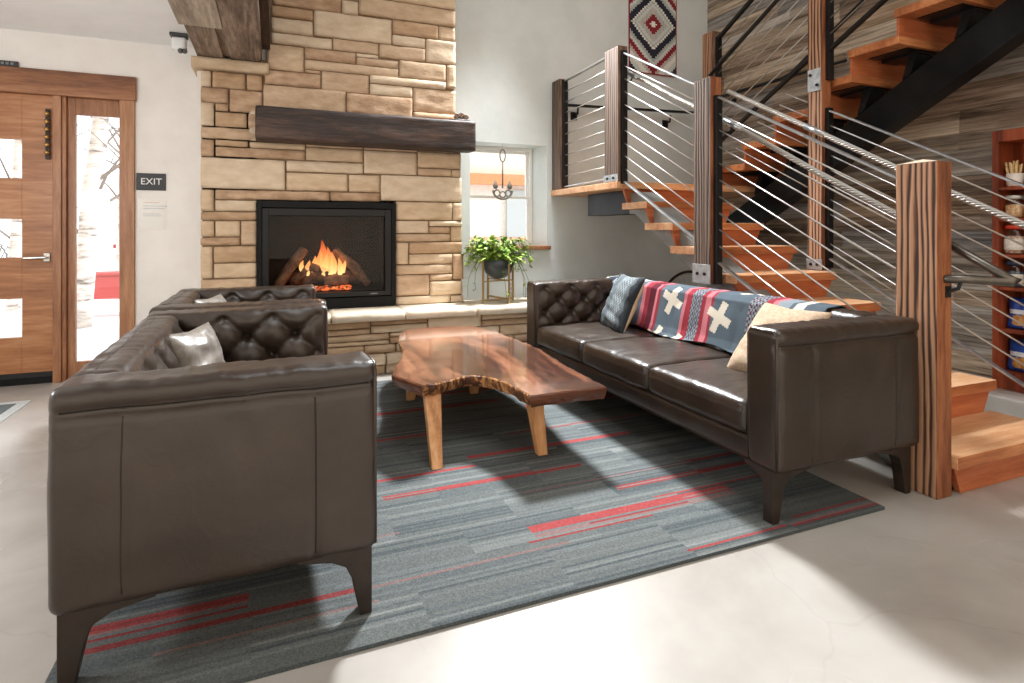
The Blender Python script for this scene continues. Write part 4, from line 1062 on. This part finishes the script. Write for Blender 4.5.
def slabmat():
    m, nt, b = base_mat('walnut_slab')
    vec = coords(nt, (1.0,.28,1.0), (0,0,radians(-8)))
    n1 = N(nt, 'ShaderNodeTexNoise', Scale=2.6, Detail=3, Roughness=.55, Distortion=1.2); nt.links.new(vec, n1.inputs['Vector'])
    wv = N(nt, 'ShaderNodeMath', operation='MULTIPLY'); wv.inputs[1].default_value = 60; nt.links.new(n1.outputs['Fac'], wv.inputs[0])
    sn = N(nt, 'ShaderNodeMath', operation='SINE'); nt.links.new(wv.outputs[0], sn.inputs[0])
    n2 = N(nt, 'ShaderNodeTexNoise', Scale=30, Detail=5); nt.links.new(vec, n2.inputs['Vector'])
    ma = N(nt, 'ShaderNodeMath', operation='MULTIPLY_ADD'); ma.inputs[1].default_value = .05; nt.links.new(sn.outputs[0], ma.inputs[0]); nt.links.new(n1.outputs['Fac'], ma.inputs[2])
    mb_ = N(nt, 'ShaderNodeMath', operation='MULTIPLY_ADD'); mb_.inputs[1].default_value = .22; nt.links.new(n2.outputs['Fac'], mb_.inputs[0]); nt.links.new(ma.outputs[0], mb_.inputs[2])
    c = ramp(nt, mb_.outputs[0], [(.40, S(48,30,24)), (.53, S(90,56,42)), (.64, S(126,80,58)), (.82, S(158,110,86))]); nt.links.new(c, b.inputs['Base Color'])
    b.inputs['Roughness'].default_value = .16; b.inputs['Coat Weight'].default_value = .6; b.inputs['Coat Roughness'].default_value = .06
    return m
def barkmat():
    m, nt, b = base_mat('live_edge_bark')
    vec = coords(nt, (1,1,.45))
    n1 = N(nt, 'ShaderNodeTexNoise', Scale=20, Detail=6, Roughness=.7, Distortion=1.5); nt.links.new(vec, n1.inputs['Vector'])
    c = ramp(nt, n1.outputs['Fac'], [(.36, S(34,20,14)), (.47, S(92,56,34)), (.56, S(190,134,84)), (.68, S(222,170,116))]); nt.links.new(c, b.inputs['Base Color'])
    b.inputs['Roughness'].default_value = .4; bump(nt, b, n1.outputs['Fac'], .6, .01); return m
WS = slabmat(); sapw = wood('sapwood', S(120,72,44), S(86,52,36), S(110,70,48), 'x', 1, .35, 5, .1)
top = q
tt = MB(); tt.v = q.v; tt.f = list(q.f); tt.m = list(q.m)
# sawn ends read as plain end grain
for fi_, f in enumerate(tt.f):
    c0 = sum((V(tt.v[i]) for i in f), V())/4
    if (c0.y < 2.47 and c0.x > 1.10) or (c0.x < .69 and 2.80 < c0.y < 3.08): tt.m[fi_] = 2
tt.f.append(tuple(range((k-1)*n, k*n))); tt.m.append(0); tt.f.append(tuple(range(n-1, -1, -1))); tt.m.append(1)
tt.build('slab_top', [WS, barkmat(), sapw], tb)
legm = wood('pale_fir_leg', S(168,112,66), S(206,148,96), S(226,176,124), 'z', 1.2, .45, 5, .06)
for (bx, by), (tx, ty) in (((.722,2.70),(.745,2.875)), ((1.26,2.665),(1.23,2.70)), ((.85,3.85),(.87,3.80)), ((1.295,3.84),(1.30,3.80))):
    q = MB(); vs = []
    for (cx, cy, z, wx, wy) in ((bx,by,.0135,.026,.022), (tx,ty,.3225,.042,.028)):
        vs += [(cx-wx,cy-wy,z),(cx+wx,cy-wy,z),(cx+wx,cy+wy,z),(cx-wx,cy+wy,z)]
    q.add(vs, [(3,2,1,0),(4,5,6,7),(0,1,5,4),(1,2,6,5),(2,3,7,6),(3,0,4,7)]); q.build('leg', legm, tb, bevel=.003)

# ------------------------------------------------------------------ outdoors
struct(MB().box(-14, 14, 5.62, 30, -.22, -.1).build('ground_snow', M['snow']))
birch = bpy.data.materials.new('birch_bark'); birch.use_nodes = True; nt = birch.node_tree; b = nt.nodes['Principled BSDF']
vec = coords(nt, (1,1,5)); n1 = N(nt, 'ShaderNodeTexNoise', Scale=2.6, Detail=5, Roughness=.7); nt.links.new(vec, n1.inputs['Vector'])
c = ramp(nt, n1.outputs['Fac'], [(.34, S(90,82,78)), (.45, S(196,188,182)), (.6, S(228,222,216))]); nt.links.new(c, b.inputs['Base Color'])
def tree(x, y, lean, h, r, lab, seed, branches=7):
    p = thing('birch_tree', lab, 'tree', (x, y, -.1), 0, 'birch trees outside the entry')
    q = MB(); pts = []; rs = []
    for i in range(15):
        t = i/14; pts.append((x+lean*h*t+.05*noise.noise(V((seed, t*5, 0))), y+.05*noise.noise(V((seed, t*5, 7))), -.12+h*t)); rs.append(r*(1-.5*t))
    q.tube(pts, rs, 14); q.build('trunk', birch, p, True)
    r_ = random.Random(seed); q = MB()
    for i in range(branches):
        t = r_.uniform(.25, .95); k = int(t*14); a = V(pts[k]); d = V((r_.uniform(-1,1), r_.uniform(-.6,.6), r_.uniform(.3,1))).normalized(); L = r_.uniform(.5,1.4)
        mid = a+d*L*.5+V((0,0,.05)); end = a+d*L+V((r_.uniform(-.2,.2),0,r_.uniform(-.2,.3)))
        q.tube([a, mid, end], [r*.22, r*.14, .004], 6)
        for j in range(3):
            s_ = mid.lerp(end, r_.random()); e2 = s_+V((r_.uniform(-.4,.4), r_.uniform(-.2,.2), r_.uniform(-.3,.4))); q.tube([s_, e2], [.01,.003], 5)
    q.build('branches', plain('twig_grey_%d' % seed, S(128,118,112), .9), p)
tree(-2.28, 9.0, .07, 5.2, .125, 'thick pale birch trunk seen through the tall sidelight', 1, 9)
tree(-2.05, 11.5, -.03, 5.5, .10, 'slender birch behind the thick trunk, seen through the sidelight', 2, 8)
tree(-2.55, 12.5, .02, 6, .11, 'birch furthest back, seen through the sidelight', 3, 8)
tree(-3.7, 11.2, .03, 5, .09, 'twiggy birch seen through the top light of the door', 4, 22)
p = thing('red_bench', 'low red painted board bench standing in the snow outside', 'bench', (-2.3, 9.8, -.1))
MB().box(-2.72, -1.7, 9.8, 10.2, .17, .5).build('front_board', M['redpaint'], p, bevel=.01)
MB().box(-2.74, -1.68, 9.78, 10.24, .5, .54).build('seat', M['redpaint'], p, bevel=.01)
for x in (-2.6, -1.8): MB().box(x-.05, x+.05, 9.9, 10.1, -.1, .17).build('leg', M['redpaint'], p)
p = thing('red_fence', 'faded red slat fence beyond the bench outside', 'fence', (-2.3, 13.0, -.1))
for i in range(10): MB().box(-2.75+i*.16, -2.64+i*.16, 13.0, 13.03, -.05, 1.0).build('slat', M['redpaint'], p)
for z in (.2, .8): MB().box(-2.8, -1.1, 13.03, 13.07, z, z+.08).build('rail', M['redpaint'], p)
bush = thing('twiggy_bush', 'bare grey twiggy bush outside the middle light of the door', 'bush', (-6.6, 19.0, -.1))
q = MB(); rr = random.Random(77)
for i in range(150):
    a = rr.uniform(0, 6.28); p0 = V((-6.5+rr.uniform(-1.2,1.2), 19.0+rr.uniform(-.4,.4), -.1)); p1 = p0+V((cos(a)*rr.uniform(.1,.7), sin(a)*.4, rr.uniform(.4,1.15))); q.tube([p0, p0.lerp(p1,.5)+V((0,0,.08)), p1], [.02,.014,.006], 5)
q.build('twigs', plain('twig_dark', S(108,104,104), .9), bush)
# neighbouring house seen through the back window
hs = thing('neighbour_house', 'pale neighbouring house with an orange timber band seen through the sash window', 'house', (4.5, 11.5, -.1))
MB().box(2.6, 7.5, 11.5, 15, -.1, 4.6).build('wall', noisy('pale_siding', S(214,208,200), S(230,226,220), 8, .9, bs=.3, stretch=(1,1,6)), hs)
MB().box(2.6, 7.5, 11.3, 11.5, 2.1, 2.32).build('timber_band', plain('orange_timber', S(206,140,100), .8), hs)
for i in range(14): MB().box(2.7+i*.2, 2.82+i*.2, 11.42, 11.5, .35, 1.0).build('porch_slat', plain('peach_slat_%d' % i, S(214,160,136), .8), hs)
MB().box(4.6, 5.6, 11.44, 11.5, 1.0, 2.0).build('window', plain('far_glass', S(176,186,192), .2), hs)

# ------------------------------------------------------------------ light
W = bpy.data.worlds.new('sky'); SC.world = W; W.use_nodes = True
bg = W.node_tree.nodes['Background']; wn = W.node_tree; tcw = N(wn, 'ShaderNodeTexCoord'); spw = N(wn, 'ShaderNodeSeparateXYZ'); wn.links.new(tcw.outputs['Generated'], spw.inputs[0])
mrw = N(wn, 'ShaderNodeMapRange'); mrw.inputs['From Min'].default_value = -.4; mrw.inputs['From Max'].default_value = .4; wn.links.new(spw.outputs['Y'], mrw.inputs['Value'])
wn.links.new(ramp(wn, mrw.outputs[0], [(0, (.98, .85, .70, 1)), (1, (1.3, 1.36, 1.4, 1))]), bg.inputs['Color'])   # warm fill added behind the camera, cool snow light beyond the entry
bg.inputs['Strength'].default_value = 1.65
def area(name, loc, target, sx, sy, power, col, spread=180):
    l = bpy.data.lights.new(name, 'AREA'); l.shape = 'RECTANGLE'; l.size = sx; l.size_y = sy; l.energy = power; l.color = col; l.spread = radians(spread)
    o = bpy.data.objects.new(name, l); COL.objects.link(o); o.location = loc
    o.rotation_euler = (V(target)-V(loc)).to_track_quat('-Z', 'Y').to_euler(); return o
sun = bpy.data.lights.new('sun', 'SUN'); sun.energy = 4.0; sun.angle = radians(2); sun.color = (1, .98, .95)
so = bpy.data.objects.new('sun', sun); COL.objects.link(so); so.rotation_euler = V((-.72, .36, -.58)).to_track_quat('-Z', 'Y').to_euler()
area('stair_lamp', (2.3, 4.75, 3.7), (1.3, 2.9, .3), .5, .5, 175, (.93, .97, 1), 100)
area('ceiling_fill', (1.2, 1.2, 5.1), (1.2, 1.8, 0), 2.5, 2.5, 92, (.90, .96, 1))  # unseen soft fill added overhead to brighten the whole room
el = bpy.data.lights.new('entry_fill', 'POINT'); el.energy = 85; el.color = (.92, .97, 1); el.shadow_soft_size = .15  # unseen fill light added to lift the entry ceiling and wall
eo = bpy.data.objects.new('entry_fill', el); COL.objects.link(eo); eo.location = (-2.0, 2.4, 1.5)
pl_ = bpy.data.lights.new('fire_light', 'POINT'); pl_.energy = 1.3; pl_.color = (1, .45, .16); pl_.shadow_soft_size = .0
po = bpy.data.objects.new('fire_light', pl_); COL.objects.link(po); po.location = (.42, 5.12, .95)

# ------------------------------------------------------------------ camera
cam = bpy.data.cameras.new('camera'); co = bpy.data.objects.new('camera', cam); COL.objects.link(co)
co.location = (0, 0, 1.15); co.rotation_euler = (radians(90), 0, radians(-22.4))
cam.sensor_width = 36; cam.sensor_fit = 'HORIZONTAL'; cam.lens = 580/1024*36; cam.shift_y = -111.5/1024; cam.clip_start = .05
SC.camera = co
SC.view_settings.view_transform = 'Standard'; SC.view_settings.look = 'None'
SC.view_settings.exposure = 0.0; SC.view_settings.gamma = 1; SC.view_settings.use_curve_mapping = False
SC.cycles.use_denoising = True
SC.cycles.max_bounces = 8; SC.cycles.diffuse_bounces = 4; SC.cycles.transparent_max_bounces = 16
SC.cycles.sample_clamp_indirect = 6; SC.cycles.caustics_reflective = False; SC.cycles.caustics_refractive = False
